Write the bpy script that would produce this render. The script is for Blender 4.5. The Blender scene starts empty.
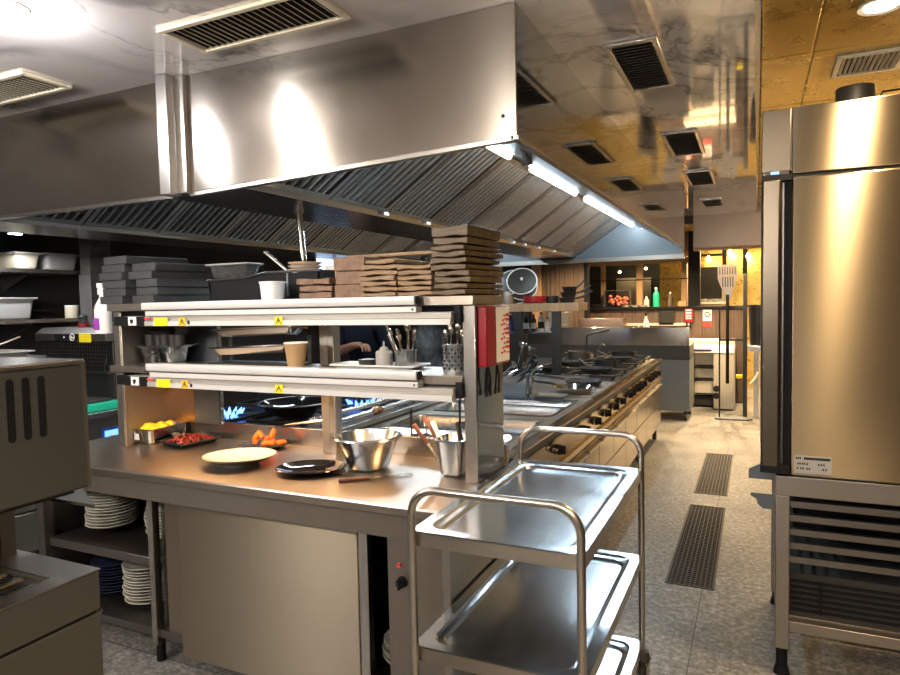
import bpy, bmesh, math, random
from mathutils import Vector, Matrix
random.seed(7)
PI = math.pi
SC = bpy.context.scene
COL = SC.collection

# ------------------------------------------------------------------ mesh builder
class MB:
    def __init__(self):
        self.v = []; self.f = []
    def add(self, vs, fs, M=None):
        n = len(self.v)
        for p in vs:
            p = Vector(p)
            self.v.append(M @ p if M is not None else p)
        for f in fs:
            self.f.append([i + n for i in f])
        return self
    def box(self, x0, x1, y0, y1, z0, z1, M=None):
        vs = [(x0,y0,z0),(x1,y0,z0),(x1,y1,z0),(x0,y1,z0),(x0,y0,z1),(x1,y0,z1),(x1,y1,z1),(x0,y1,z1)]
        fs = [(0,3,2,1),(4,5,6,7),(0,1,5,4),(1,2,6,5),(2,3,7,6),(3,0,4,7)]
        return self.add(vs, fs, M)
    def prism(self, poly, axis, a, b, M=None):
        # poly: 2d points in the plane without `axis`; extruded from a to b
        def P(u, w, t):
            return {'x': (t,u,w), 'y': (u,t,w), 'z': (u,w,t)}[axis]
        n = len(poly)
        vs = [P(u,w,a) for u,w in poly] + [P(u,w,b) for u,w in poly]
        fs = [tuple(range(n)), tuple(range(2*n-1, n-1, -1))]
        for i in range(n):
            j = (i+1) % n
            fs.append((i, i+n, j+n, j))
        return self.add(vs, fs, M)
    def cyl(self, p0, p1, r0, r1=None, n=16, M=None, caps=True):
        r1 = r0 if r1 is None else r1
        p0 = Vector(p0); p1 = Vector(p1); d = (p1-p0).normalized()
        a = d.orthogonal().normalized(); b = d.cross(a)
        vs = []
        for p, r in ((p0,r0),(p1,r1)):
            for i in range(n):
                t = 2*PI*i/n
                vs.append(p + a*(r*math.cos(t)) + b*(r*math.sin(t)))
        fs = [(i, (i+1)%n, (i+1)%n+n, i+n) for i in range(n)]
        if caps:
            fs += [tuple(range(n-1,-1,-1)), tuple(range(n, 2*n))]
        return self.add(vs, fs, M)
    def lathe(self, prof, c=(0,0,0), n=28, sx=1.0, sy=1.0, M=None):
        vs = []; fs = []; rows = []
        for r, z in prof:
            if r < 1e-6:
                rows.append([len(vs)]); vs.append((c[0], c[1], c[2]+z))
            else:
                rows.append(list(range(len(vs), len(vs)+n)))
                for i in range(n):
                    t = 2*PI*i/n
                    vs.append((c[0]+r*sx*math.cos(t), c[1]+r*sy*math.sin(t), c[2]+z))
        for A, B in zip(rows, rows[1:]):
            for i in range(n):
                j = (i+1) % n
                if len(A) == 1 and len(B) == 1: break
                if len(A) == 1: fs.append((A[0], B[j], B[i]))
                elif len(B) == 1: fs.append((A[i], A[j], B[0]))
                else: fs.append((A[i], A[j], B[j], B[i]))
        return self.add(vs, fs, M)
    def tube(self, path, r, n=12, closed=False, M=None, caps=True, sq=False):
        P = [Vector(p) for p in path]; m = len(P)
        tang = []
        for i in range(m):
            if closed: t = P[(i+1)%m]-P[i-1]
            else: t = P[min(i+1,m-1)]-P[max(i-1,0)]
            tang.append(t.normalized())
        a = tang[0].orthogonal().normalized(); vs = []
        rr = r if isinstance(r, (list, tuple)) else [r]*m
        for i in range(m):
            t = tang[i]; a = (a - t*a.dot(t)).normalized(); b = t.cross(a)
            for k in range(n):
                w = 2*PI*(k+(.5 if sq else 0))/n
                vs.append(P[i] + a*(rr[i]*math.cos(w)) + b*(rr[i]*math.sin(w)))
        fs = []
        for i in range(m if closed else m-1):
            j = (i+1) % m
            for k in range(n):
                l = (k+1) % n
                fs.append((i*n+k, i*n+l, j*n+l, j*n+k))
        if caps and not closed:
            fs += [tuple(range(n-1,-1,-1)), tuple(range((m-1)*n, m*n))]
        return self.add(vs, fs, M)
    def pan(self, x0, x1, y0, y1, zt, depth, rim=.015, t=.0012, slope=.012, rad=.03, M=None, flange_drop=.006):
        # gastronorm style open pan: flange, rounded corner walls, bottom (double sided shell)
        def rr(a0,a1,b0,b1,r,z,n=4):
            pts = []
            for cx,cy,s in ((a1-r,b1-r,0),(a0+r,b1-r,1),(a0+r,b0+r,2),(a1-r,b0+r,3)):
                for k in range(n+1):
                    w = PI/2*(s+k/n); pts.append((cx+r*math.cos(w), cy+r*math.sin(w), z))
            return pts
        L = [rr(x0,x1,y0,y1,rad*.7,zt-flange_drop), rr(x0,x1,y0,y1,rad*.7,zt),
             rr(x0+rim,x1-rim,y0+rim,y1-rim,rad,zt),
             rr(x0+rim+slope*.3,x1-rim-slope*.3,y0+rim+slope*.3,y1-rim-slope*.3,rad,zt-.008),
             rr(x0+rim+slope,x1-rim-slope,y0+rim+slope,y1-rim-slope,rad,zt-depth+.01),
             rr(x0+rim+slope+.008,x1-rim-slope-.008,y0+rim+slope+.008,y1-rim-slope-.008,rad*.9,zt-depth)]
        O = [rr(x0+rim+slope+.008,x1-rim-slope-.008,y0+rim+slope+.008,y1-rim-slope-.008,rad*.9,zt-depth-t),
             rr(x0+rim+slope-t,x1-rim-slope+t,y0+rim+slope-t,y1-rim-slope+t,rad,zt-depth+.01),
             rr(x0+rim-t,x1-rim+t,y0+rim-t,y1-rim+t,rad,zt-.008),
             rr(x0+rim-t,x1-rim+t,y0+rim-t,y1-rim+t,rad,zt-t),
             rr(x0+t,x1-t,y0+t,y1-t,rad*.7,zt-t), rr(x0+t,x1-t,y0+t,y1-t,rad*.7,zt-flange_drop)]
        n = len(L[0]); vs = []; fs = []
        rings = L + O
        for R in rings: vs += R
        for a in range(len(rings)):
            b = (a+1) % len(rings)
            if a == len(L)-1: continue
            for i in range(n):
                j = (i+1) % n
                fs.append((a*n+i, a*n+j, b*n+j, b*n+i))
        q = len(L)-1
        fs.append(tuple(q*n+i for i in range(n)))
        q = len(L)
        fs.append(tuple(q*n+i for i in range(n-1,-1,-1)))
        return self.add(vs, fs, M)
    def build(self, name, mat, parent=None, bevel=0, segs=2, sharp=31, flat=False):
        off = Vector((0,0,0)); q = parent
        while q is not None:
            off += q.location; q = q.parent
        vs = self.v
        if parent is None:
            xs = [p.x for p in vs]; ys = [p.y for p in vs]; zs = [p.z for p in vs]
            org = Vector(((min(xs)+max(xs))/2, (min(ys)+max(ys))/2, min(zs)))
        else:
            org = Vector((0,0,0))
        me = bpy.data.meshes.new(name)
        me.from_pydata([tuple(p - off - org) for p in vs], [], self.f)
        me.update()
        bm = bmesh.new(); bm.from_mesh(me)
        bmesh.ops.recalc_face_normals(bm, faces=bm.faces)
        bm.to_mesh(me); bm.free()
        if not flat:
            for p in me.polygons: p.use_smooth = True
            me.set_sharp_from_angle(angle=math.radians(sharp))
        o = bpy.data.objects.new(name, me); COL.objects.link(o)
        if mat: me.materials.append(mat)
        if parent is not None: o.parent = parent
        o.location = org
        if bevel:
            b = o.modifiers.new('bev', 'BEVEL'); b.width = bevel; b.segments = segs
            b.limit_method = 'ANGLE'; b.angle_limit = math.radians(50)
        return o

def tag(o, label=None, cat=None, group=None, kind=None):
    if label: o['label'] = label
    if cat: o['category'] = cat
    if group: o['group'] = group
    if kind: o['kind'] = kind
    return o
def thing(name, label, cat, loc=(0,0,0), group=None):
    o = bpy.data.objects.new(name, None); o.empty_display_size = .1
    COL.objects.link(o); o.location = loc
    return tag(o, label, cat, group)
def struct(mb, name, mat, **k):
    return tag(mb.build(name, mat, **k), kind='structure')
KIDS = {}
def copy_tree(o, parent=None):
    c = o.copy(); COL.objects.link(c)
    if parent is not None: c.parent = parent
    for ch in list(o.children): copy_tree(ch, c)
    return c
def dup(root, loc, rotz=None, label=None, group=None, rot=None):
    r = copy_tree(root); r.location = loc
    if rotz is not None: r.rotation_euler = (0,0,rotz)
    if rot is not None: r.rotation_euler = rot
    if label: r['label'] = label
    if group: r['group'] = group
    return r
def place(o, loc, rot=(0,0,0)):
    o.location = loc; o.rotation_euler = rot; return o
def T(x=0,y=0,z=0, rz=0, rx=0, ry=0, s=1):
    return Matrix.Translation((x,y,z)) @ Matrix.Rotation(rz,4,'Z') @ Matrix.Rotation(ry,4,'Y') @ Matrix.Rotation(rx,4,'X') @ Matrix.Scale(s,4)
ORD = ['bottom','second from the bottom','third from the bottom','fourth from the bottom','fifth from the bottom','sixth from the bottom','seventh from the bottom','eighth from the bottom','ninth from the bottom','tenth from the bottom','eleventh from the bottom','twelfth from the bottom','thirteenth from the bottom']
def ordn(i, n): return 'topmost' if i == n-1 else ORD[i]

# ------------------------------------------------------------------ materials
def nodes(name):
    m = bpy.data.materials.new(name); m.use_nodes = True
    nt = m.node_tree; b = nt.nodes['Principled BSDF']
    return m, nt, b
def mixrgb(nt, fac, a, b, mode='MIX'):
    n = nt.nodes.new('ShaderNodeMix'); n.data_type = 'RGBA'; n.blend_type = mode
    for k, val in ((0,fac),(6,a),(7,b)):
        if hasattr(val, 'is_linked') or isinstance(val, bpy.types.NodeSocket): nt.links.new(val, n.inputs[k])
        else: n.inputs[k].default_value = val if k == 0 else (*val[:3], 1)
    return n.outputs[2]
def texco(nt, scale=(1,1,1), loc=(0,0,0), rot=(0,0,0), world=True):
    g = nt.nodes.new('ShaderNodeNewGeometry' if world else 'ShaderNodeTexCoord')
    mp = nt.nodes.new('ShaderNodeMapping')
    mp.inputs['Scale'].default_value = scale; mp.inputs['Location'].default_value = loc; mp.inputs['Rotation'].default_value = rot
    nt.links.new(g.outputs['Position' if world else 'Object'], mp.inputs[0])
    return mp.outputs[0]
def noise(nt, vec, scale=5, detail=3, rough=.5, dist=0):
    n = nt.nodes.new('ShaderNodeTexNoise'); n.inputs['Scale'].default_value = scale
    n.inputs['Detail'].default_value = detail; n.inputs['Roughness'].default_value = rough; n.inputs['Distortion'].default_value = dist
    nt.links.new(vec, n.inputs['Vector']); return n.outputs['Fac']
def ramp(nt, fac, stops):
    r = nt.nodes.new('ShaderNodeValToRGB'); e = r.color_ramp.elements
    while len(e) < len(stops): e.new(.5)
    for i, (p, c) in enumerate(stops):
        e[i].position = p; e[i].color = (*c[:3], 1) if not isinstance(c, (int, float)) else (c,c,c,1)
    nt.links.new(fac, r.inputs[0]); return r.outputs[0]
def bump(nt, b, h, strength=.2, dist=.01):
    n = nt.nodes.new('ShaderNodeBump'); n.inputs['Strength'].default_value = strength; n.inputs['Distance'].default_value = dist
    nt.links.new(h, n.inputs['Height']); nt.links.new(n.outputs[0], b.inputs['Normal'])
def plain(name, col, rough=.5, metal=0, spec=.5, var=.0, vs=8, trans=0, ior=1.45, alpha=1, coat=0):
    m, nt, b = nodes(name)
    b.inputs['Roughness'].default_value = rough; b.inputs['Metallic'].default_value = metal
    b.inputs['Specular IOR Level'].default_value = spec; b.inputs['IOR'].default_value = ior
    b.inputs['Transmission Weight'].default_value = trans; b.inputs['Alpha'].default_value = alpha
    b.inputs['Coat Weight'].default_value = coat
    f = noise(nt, texco(nt, world=False), vs, 3)
    c0 = [max(0, c*(1-var)) for c in col]; c1 = [min(1, c*(1+var)) for c in col]
    nt.links.new(mixrgb(nt, f, c0, c1), b.inputs['Base Color'])
    return m
def steel(name, col=(.55,.53,.50), rough=.28, brush='h', aniso=.0, smudge=.25, bmp=.03, wave=0.0):
    # brushed stainless: streaked roughness along the grain, faint smudges, slight unevenness
    m, nt, b = nodes(name)
    b.inputs['Metallic'].default_value = 1
    sc = {'h': (1.5,1.5,90), 'v': (90,90,1.5), 'x': (2,90,90), 'y': (90,2,90), 'n': (14,14,14)}[brush]
    st = noise(nt, texco(nt, sc), 3, 3, .6)
    sm = noise(nt, texco(nt, (1,1,1)), 2.6, 4, .6, .6)
    r1 = nt.nodes.new('ShaderNodeMapRange'); r1.inputs['To Min'].default_value = rough*.92; r1.inputs['To Max'].default_value = rough*1.1
    nt.links.new(sm, r1.inputs['Value']); nt.links.new(r1.outputs[0], b.inputs['Roughness'])
    c = mixrgb(nt, st, [x*.975 for x in col], [min(1,x*1.025) for x in col])
    c = mixrgb(nt, sm, c, [x*(1-smudge) for x in col])
    nt.links.new(c, b.inputs['Base Color'])
    if aniso:
        b.inputs['Anisotropic'].default_value = aniso
        g = nt.nodes.new('ShaderNodeNewGeometry'); cr = nt.nodes.new('ShaderNodeVectorMath'); cr.operation = 'CROSS_PRODUCT'
        cr.inputs[1].default_value = (0.01,0.005,1)
        nt.links.new(g.outputs['Normal'], cr.inputs[0]); nt.links.new(cr.outputs[0], b.inputs['Tangent'])
        b.inputs['Anisotropic Rotation'].default_value = 0.25
    if wave:
        h = st
        if wave:
            w = noise(nt, texco(nt, (1,1,1)), 2.2, 1, .4)
            ma = nt.nodes.new('ShaderNodeMath'); ma.operation = 'MULTIPLY_ADD'; ma.inputs[1].default_value = wave
            nt.links.new(w, ma.inputs[0]); nt.links.new(st, ma.inputs[2]); h = ma.outputs[0]
        bump(nt, b, h, bmp, .004)
    return m
def emis(name, col, s):
    m = bpy.data.materials.new(name); m.use_nodes = True; nt = m.node_tree
    b = nt.nodes['Principled BSDF']; b.inputs['Base Color'].default_value = (*col,1)
    b.inputs['Emission Color'].default_value = (*col,1); b.inputs['Emission Strength'].default_value = s
    return m
def marble(name, base, vein, rough, metal=0.0, spec=.5):
    m, nt, b = nodes(name)
    b.inputs['Roughness'].default_value = rough; b.inputs['Metallic'].default_value = metal; b.inputs['Specular IOR Level'].default_value = spec; b.inputs['Coat Weight'].default_value = 1; b.inputs['Coat Roughness'].default_value = .03; b.inputs['Coat IOR'].default_value = 1.5
    v = texco(nt, (1,1,1), rot=(0,0,.5))
    w = nt.nodes.new('ShaderNodeTexWave'); w.wave_type = 'BANDS'; w.bands_direction = 'X'
    w.inputs['Scale'].default_value = .42; w.inputs['Distortion'].default_value = 9; w.inputs['Detail'].default_value = 5
    w.inputs['Detail Scale'].default_value = .9; w.inputs['Detail Roughness'].default_value = .62
    nt.links.new(v, w.inputs['Vector'])
    a = ramp(nt, w.outputs['Fac'], [(0,1),(.05,.45),(.14,0)])
    w2 = noise(nt, v, 1.3, 6, .6, 1.4)
    b2 = ramp(nt, w2, [(.465,0),(.495,.75),(.525,0)])
    amp = ramp(nt, noise(nt, v, .9, 2), [(.4,.15),(.62,1)])
    mx = nt.nodes.new('ShaderNodeMath'); mx.operation = 'MAXIMUM'
    nt.links.new(a, mx.inputs[0]); nt.links.new(b2, mx.inputs[1])
    mu = nt.nodes.new('ShaderNodeMath'); mu.operation = 'MULTIPLY'
    nt.links.new(mx.outputs[0], mu.inputs[0]); nt.links.new(amp, mu.inputs[1])
    cl = mixrgb(nt, noise(nt, v, 1.1, 3), base, [c*.85 for c in base])
    nt.links.new(mixrgb(nt, mu.outputs[0], cl, vein), b.inputs['Base Color'])
    return m

M = {}
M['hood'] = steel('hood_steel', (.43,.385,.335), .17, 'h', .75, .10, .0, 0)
M['hood_side'] = steel('hood_steel_blue_reflection', (.38,.42,.50), .05, 'h', 0, .1, .0)  # blue tint stands in for the dark ceiling it reflects
M['steel'] = steel('brushed_steel', (.58,.55,.51), .26, 'h', .4, .25, .03)
M['steelv'] = steel('vertical_brushed_steel', (.34,.288,.212), .35, 'h', 1.0, .10, .0)
M['steelx'] = steel('worktop_steel', (.58,.51,.43), .30, 'x', 0, .5, .05, 0)
M['steely'] = steel('rail_steel', (.60,.58,.55), .22, 'y', 0, .25, .03)
M['tray'] = steel('tray_steel', (.57,.62,.67), .20, 'n', 0, .2, .02)  # bluish tint stands in for the cool tube light on it
M['pol'] = steel('polished_steel', (.66,.64,.61), .12, 'n', 0, .15, 0)
M['tube'] = steel('satin_tube_steel', (.52,.48,.43), .25, 'n', 0, .1, 0)
M['filter'] = steel('filter_steel', (.46,.44,.41), .26, 'n', 0, .2, 0)
M['dsteel'] = steel('dark_steel', (.24,.22,.20), .38, 'h', 0, .25, .03)
M['brownsteel'] = steel('warm_dull_steel', (.36,.32,.28), .42, 'h', 0, .2, .02)
M['olive'] = plain('olive_enamelled_steel', (.058,.055,.045), .42, .25, .5, .08, 2)
M['alu'] = plain('white_aluminium', (.62,.60,.57), .38, .15, .5, .05, 3)
M['alu2'] = plain('beige_aluminium', (.40,.37,.33), .42, .2, .5, .05, 3)
M['black'] = plain('black_plastic', (.006,.006,.007), .6, 0, .2, .2, 9)
M['iron'] = plain('cast_iron', (.018,.018,.018), .55, .2, .5, .3, 20)
M['blackwall'] = plain('charcoal_wall', (.014,.014,.017), .5, 0, .4, .2, 2)
M['stone'] = plain('dark_stone_cladding', (.085,.08,.075), .6, 0, .4, .3, 14)
M['slate'] = plain('grey_slate', (.042,.044,.045), .6, 0, .4, .35, 30)
M['white'] = plain('white_plastic', (.78,.77,.74), .35, 0, .5, .03, 5)
M['china'] = plain('white_glazed_china', (.52,.50,.43), .15, 0, .6, .05, 6)
M['chinablue'] = plain('dark_blue_glazed_china', (.02,.028,.055), .2, 0, .6, .2, 6)
M['rimbrown'] = plain('brown_rim_glaze', (.16,.11,.07), .3, 0, .5, .2, 8)
M['yellow'] = plain('yellow_sticker_vinyl', (.85,.68,.02), .45, 0, .4, .04, 4)
M['orange_y'] = plain('amber_sticker_vinyl', (.85,.50,.02), .45, 0, .4, .04, 4)
M['red'] = plain('red_enamel', (.24,.006,.014), .3, 0, .5, .1, 4)
M['redc'] = plain('red_chilli', (.17,.016,.010), .35, 0, .5, .5, 40)
M['orange'] = plain('orange_roast_carrot', (.75,.13,.006), .4, 0, .5, .25, 25)
M['lemon'] = plain('lemon_rind', (.88,.62,.03), .4, 0, .5, .08, 30)
M['cream'] = plain('cream_plastic', (.62,.55,.42), .4, 0, .5, .05, 5)
M['kraft'] = plain('kraft_paper', (.42,.27,.13), .75, 0, .3, .12, 20)
M['green'] = plain('green_board_plastic', (.015,.42,.24), .35, 0, .5, .08, 5)
M['navy'] = plain('navy_cloth', (.006,.008,.016), .85, 0, .2, .25, 30)
M['clothdark'] = plain('black_cloth', (.012,.012,.014), .9, 0, .2, .25, 30)
M['skin'] = plain('skin', (.32,.15,.095), .5, 0, .4, .1, 15)
M['hair'] = plain('dark_hair', (.012,.008,.006), .6, 0, .3, .4, 40)
M['eye'] = plain('eye_white', (.7,.68,.65), .25, 0, .5, .02, 5)
M['rubber'] = plain('grey_rubber', (.03,.03,.032), .7, 0, .3, .2, 12)
M['clear'] = plain('clear_polycarbonate', (.85,.85,.83), .08, 0, .5, .02, 4, trans=.93, ior=1.2)
M['milky'] = plain('milky_plastic', (.62,.60,.58), .3, 0, .5, .05, 6, trans=.35, ior=1.2)
M['glass'] = plain('window_glass', (.85,.86,.85), .02, 0, .5, .0, 4, trans=1, ior=1.1)
M['darkglass'] = plain('dark_glass_plate', (.010,.008,.008), .06, 0, .7, .2, 9, coat=.5)
M['purple'] = plain('purple_label', (.28,.05,.36), .4, 0, .4, .2, 60)
M['bluelabel'] = plain('navy_label', (.02,.04,.20), .4, 0, .4, .2, 12)
M['paper'] = plain('white_paper', (.78,.76,.72), .7, 0, .3, .03, 8)
M['ink'] = plain('black_ink', (.02,.02,.02), .6, 0, .3, .05, 8)
M['redink'] = plain('red_ink', (.62,.05,.05), .5, 0, .3, .1, 20)
M['gunmetal'] = plain('gunmetal_paint', (.035,.033,.03), .45, .3, .5, .15, 6)
M['rangefront'] = steel('range_steel_warm_reflection', (.47,.365,.24), .17, 'y', 0, .25)  # golden tint stands in for warm light reflected by the range
M['post_reflection'] = steel('post_steel_blue_reflection', (.30,.36,.45), .12, 'v', 0, .2)  # plain steel; the blue is a reflection put into the colour
M['darkbrush'] = steel('dark_bronze_brushed_steel', (.15,.125,.095), .33, 'v', 0, .1)
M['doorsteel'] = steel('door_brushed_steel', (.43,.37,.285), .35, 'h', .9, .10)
M['bluesteel'] = steel('cool_grey_steel', (.24,.27,.30), .33, 'h', 0, .12)
M['copper'] = steel('copper_toned_steel', (.55,.36,.24), .25, 'n', 0, .2, 0)
M['graypanel'] = plain('grey_painted_panel', (.14,.155,.165), .42, .1, .5, .06, 3)
M['meat'] = plain('pink_cured_meat', (.52,.16,.11), .45, 0, .5, .5, 40)
M['bread'] = plain('pale_bread', (.70,.48,.33), .7, 0, .3, .3, 20)
M['whitesteel'] = plain('pale_enamel_steel', (.50,.47,.41), .4, .2, .5, .04, 3)
def woodmat(name, c0, c1, rough=.55, axis='x', sc=1):
    m, nt, b = nodes(name); b.inputs['Roughness'].default_value = rough
    s = {'x': (1.2*sc,16*sc,16*sc), 'y': (16*sc,1.2*sc,16*sc), 'z': (16*sc,16*sc,1.2*sc)}[axis]
    f = noise(nt, texco(nt, s, world=False), 3, 5, .65, .4)
    nt.links.new(ramp(nt, f, [(.3,c0),(.7,c1)]), b.inputs['Base Color'])
    bump(nt, b, f, .15, .003); return m
M['wood'] = woodmat('reddish_serving_board_wood', (.10,.05,.028), (.24,.13,.07), .55, 'y')
M['wood2'] = woodmat('toasted_board_wood', (.16,.09,.04), (.36,.23,.12), .55, 'x')
M['wood3'] = woodmat('old_oiled_board_wood', (.035,.022,.010), (.17,.10,.035), .5, 'x', .8)
M['panelwood'] = woodmat('slatted_wall_wood', (.05,.032,.022), (.12,.078,.055), .55, 'z')
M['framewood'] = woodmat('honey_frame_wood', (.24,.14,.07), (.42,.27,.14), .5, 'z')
M['handlewood'] = woodmat('dark_handle_wood', (.06,.02,.012), (.17,.06,.035), .45, 'x', 2)
# the marble-print ceiling, glossy
M['ceil'] = marble('glossy_marble_ceiling_panel', (.90,.83,.80), (.10,.09,.10), .07, .0, .8)
# gold leaf ceiling tiles
def goldmat(name, tile=None):
    m, nt, b = nodes(name); b.inputs['Metallic'].default_value = .65; 
    v = texco(nt)
    n1 = noise(nt, v, 7, 5, .7, .5); n2 = noise(nt, v, 1.5, 3)
    c = ramp(nt, n1, [(.25,(.50,.32,.08)),(.55,(.68,.47,.13)),(.8,(.82,.62,.22))])
    nt.links.new(mixrgb(nt, n2, c, (.58,.40,.11)), b.inputs['Base Color'])
    nt.links.new(ramp(nt, n1, [(.2,.18),(.8,.42)]), b.inputs['Roughness'])
    bump(nt, b, n1, .12, .01); return m
M['gold'] = goldmat('gold_leaf_panel')
def floormat():
    m, nt, b = nodes('speckled_stone_floor')
    v = texco(nt)
    n1 = noise(nt, v, 34, 5, .75, .15); n2 = noise(nt, v, 3.0, 4, .6)
    vo = nt.nodes.new('ShaderNodeTexVoronoi'); vo.inputs['Scale'].default_value = 34; nt.links.new(v, vo.inputs['Vector'])
    c = ramp(nt, n1, [(.36,(.05,.048,.044)),(.50,(.15,.147,.138)),(.64,(.36,.35,.33))])
    c = mixrgb(nt, ramp(nt, n2, [(.35,0),(.7,.5)]), c, (.14,.13,.115))
    c = mixrgb(nt, ramp(nt, vo.outputs['Distance'], [(.0,.30),(.25,0)]), c, (.42,.40,.36))
    # grout: large format slabs, joints along Y at x = .30+1.2k..., across every 1.2 m
    br = nt.nodes.new('ShaderNodeTexBrick'); br.offset = 0; br.squash = 1
    mp = texco(nt, (1,1,1), loc=(.26+.0,.35,0))
    nt.links.new(mp, br.inputs['Vector'])
    br.inputs['Scale'].default_value = 1; br.inputs['Brick Width'].default_value = 1.2; br.inputs['Row Height'].default_value = 2.4
    br.inputs['Mortar Size'].default_value = .0025; br.inputs['Mortar Smooth'].default_value = .1
    br.inputs['Color1'].default_value = (0,0,0,1); br.inputs['Color2'].default_value = (0,0,0,1); br.inputs['Mortar'].default_value = (1,1,1,1)
    c = mixrgb(nt, br.outputs['Color'], c, (.03,.028,.025))
    nt.links.new(c, b.inputs['Base Color'])
    nt.links.new(ramp(nt, n2, [(.3,.30),(.7,.5)]), b.inputs['Roughness'])
    bump(nt, b, n1, .08, .004); return m
M['floor'] = floormat()
M['wallright'] = plain('cool_grey_plaster', (.11,.135,.17), .7, 0, .3, .06, 2)
M['wallgrey'] = plain('brown_plaster', (.055,.045,.036), .7, 0, .3, .06, 2)
M['beam'] = steel('dark_bronze_soffit', (.22,.17,.13), .32, 'v', 0, .2, .03)
M['tube_light'] = emis('cool_tube_glow', (.72,.89,1.0), 50)
M['lamp_warm'] = emis('warm_lamp_glow', (1.0,.78,.50), 40)
M['lamp_cool'] = emis('neutral_lamp_glow', (.92,.93,1.0), 60)
M['lamp_off'] = emis('dim_heat_strip', (1.0,.78,.6), 2.0)
M['lamp_heat'] = emis('heat_lamp_glow', (1.0,.56,.24), 19)
M['globe'] = emis('fill_globe_glow', (1.0,.92,.82), 250)
M['bulb'] = emis('bulb_glow', (1.0,.72,.35), 120)
M['flame'] = emis('blue_gas_flame', (.06,.22,1.0), 5)
M['skyglass'] = emis('pale_blue_window_light', (.45,.62,.9), 1.6)
M['display'] = emis('blue_display_glow', (.10,.28,.9), 1.2)
# ================================================================== ROOM
CZ = 2.51
struct(MB().box(-5.4,3.4,-2.6,14.2,-.12,0), 'floor', M['floor'])
struct(MB().box(-5.4,-5.3,-2.6,14.2,0,2.9), 'wall_left', M['blackwall'])
struct(MB().box(1.35,1.45,-2.6,3.9,0,2.9), 'wall_right', M['wallgrey'])
struct(MB().box(1.35,1.45,3.9,8.2,0,2.9), 'wall_right', M['wallright'])
struct(MB().box(-5.4,1.45,-2.7,-2.6,0,2.9), 'wall_front', M['wallgrey'])
struct(MB().box(-5.4,3.4,14.1,14.2,0,2.9), 'wall_back', M['blackwall'])
struct(MB().box(3.3,3.4,8.2,14.2,0,2.9), 'wall_far_right', M['gold'])
# dark partition behind the cooking lines with the wood clad stretch beside the windows
PY = 9.6
struct(MB().box(-5.3,-3.09,PY+.05,PY+.15,0,2.56), 'wall_partition', M['blackwall'])
mb = MB(); mb.box(-2.94,-2.30,PY,PY+.15,0,2.56)
for i in range(9): mb.box(-2.935+i*.0705,-2.935+i*.0705+.058,PY-.015,PY,.02,2.55)
struct(mb, 'wall_wood_clad', M['panelwood'])
struct(MB().box(-3.09,-2.94,PY-.05,PY+.15,0,2.56), 'trim_1', M['framewood'], bevel=.004)
struct(MB().box(-2.30,-2.25,PY,PY+.15,0,2.56), 'trim_2', M['black'])
# ceilings
struct(MB().box(-5.4,0,-2.6,8.05,CZ,CZ+.12), 'ceiling', M['ceil'])
# gold leaf tile ceiling to the right and beyond
mb = MB()
def tiles(x0,x1,y0,y1):
    xs = [x0]; k = math.ceil((x0-.205)/.62+1e-6)
    while .205+k*.62 < x1-1e-3: xs.append(.205+k*.62); k += 1
    xs.append(x1)
    ys = [y0]; k = math.ceil((y0-.75)/.79+1e-6)
    while .75+k*.79 < y1-1e-3: ys.append(.75+k*.79); k += 1
    ys.append(y1)
    for a,b in zip(xs,xs[1:]):
        for c,d in zip(ys,ys[1:]):
            mb.box(a+.003,b-.003,c+.003,d-.003,CZ+.06,CZ+.085)
mb.box(.012,1.35,-2.6,8.05,CZ+.067,CZ+.10); mb.box(-5.3,3.3,8.2,14.1,CZ+.067,CZ+.10)
tiles(0.012,1.35,-2.6,8.05); tiles(-5.3,3.3,8.2,14.1)
struct(mb, 'ceiling_gold', M['gold'], bevel=.004)
struct(MB().box(-5.4,3.4,-2.6,14.2,CZ+.13,CZ+.2), 'ceiling_void', M['blackwall'])
struct(MB().box(-.008,.010,-2.6,8.05,CZ-.012,CZ+.10), 'trim_3', M['steel'])
# brown soffit closing the ceiling at the far end
struct(MB().box(-.66,1.35,8.06,8.2,2.14,2.60), 'trim_4', M['beam'])
struct(MB().box(-.66,1.35,8.04,8.22,2.115,2.14), 'trim_5', M['framewood'])
struct(MB().box(-5.3,-.66,8.06,8.2,2.42,2.60), 'trim_6', M['blackwall'])
# ceiling trim strip of the left column
mb = MB(); mb.box(-4.93,-4.79,3.52,3.73,0,1.86); mb.box(-4.92,-4.80,3.53,3.72,1.86,2.51)
struct(mb, 'wall_column', M['stone'], bevel=.004)

# ceiling vents
def square_vent(x0,x1,y0,y1,z,label,nsl=14,mat='steel',group=None,along='x',name='ceiling_vent'):
    cx,cy = (x0+x1)/2,(y0+y1)/2
    t = thing(name, label, 'vent', (cx,cy,z-.012), group)
    mb = MB(); w=.022
    mb.box(x0,x1,y0,y0+w,z-.012,z); mb.box(x0,x1,y1-w,y1,z-.012,z); mb.box(x0,x0+w,y0+w,y1-w,z-.012,z); mb.box(x1-w,x1,y0+w,y1-w,z-.012,z)
    mb.build('frame', M[mat], t, bevel=.003)
    MB().box(x0+w,x1-w,y0+w,y1-w,z-.0015,z-.0005).build('backing', M['black'], t)
    mb = MB()
    for i in range(nsl):
        if along == 'x':
            y = y0+w+(i+.5)*(y1-y0-2*w)/nsl
            mb.box(-(x1-x0)/2+w,(x1-x0)/2-w,-.006,.006,-.0008,.0008, T(cx,y,z-.006,rx=.7))
        else:
            x = x0+w+(i+.5)*(x1-x0-2*w)/nsl
            mb.box(-.006,.006,-(y1-y0)/2+w,(y1-y0)/2-w,-.0008,.0008, T(x,cy,z-.006,ry=.7))
    mb.build('louvre', M['dsteel' if mat=='steel' else mat], t)
    return t
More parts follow.
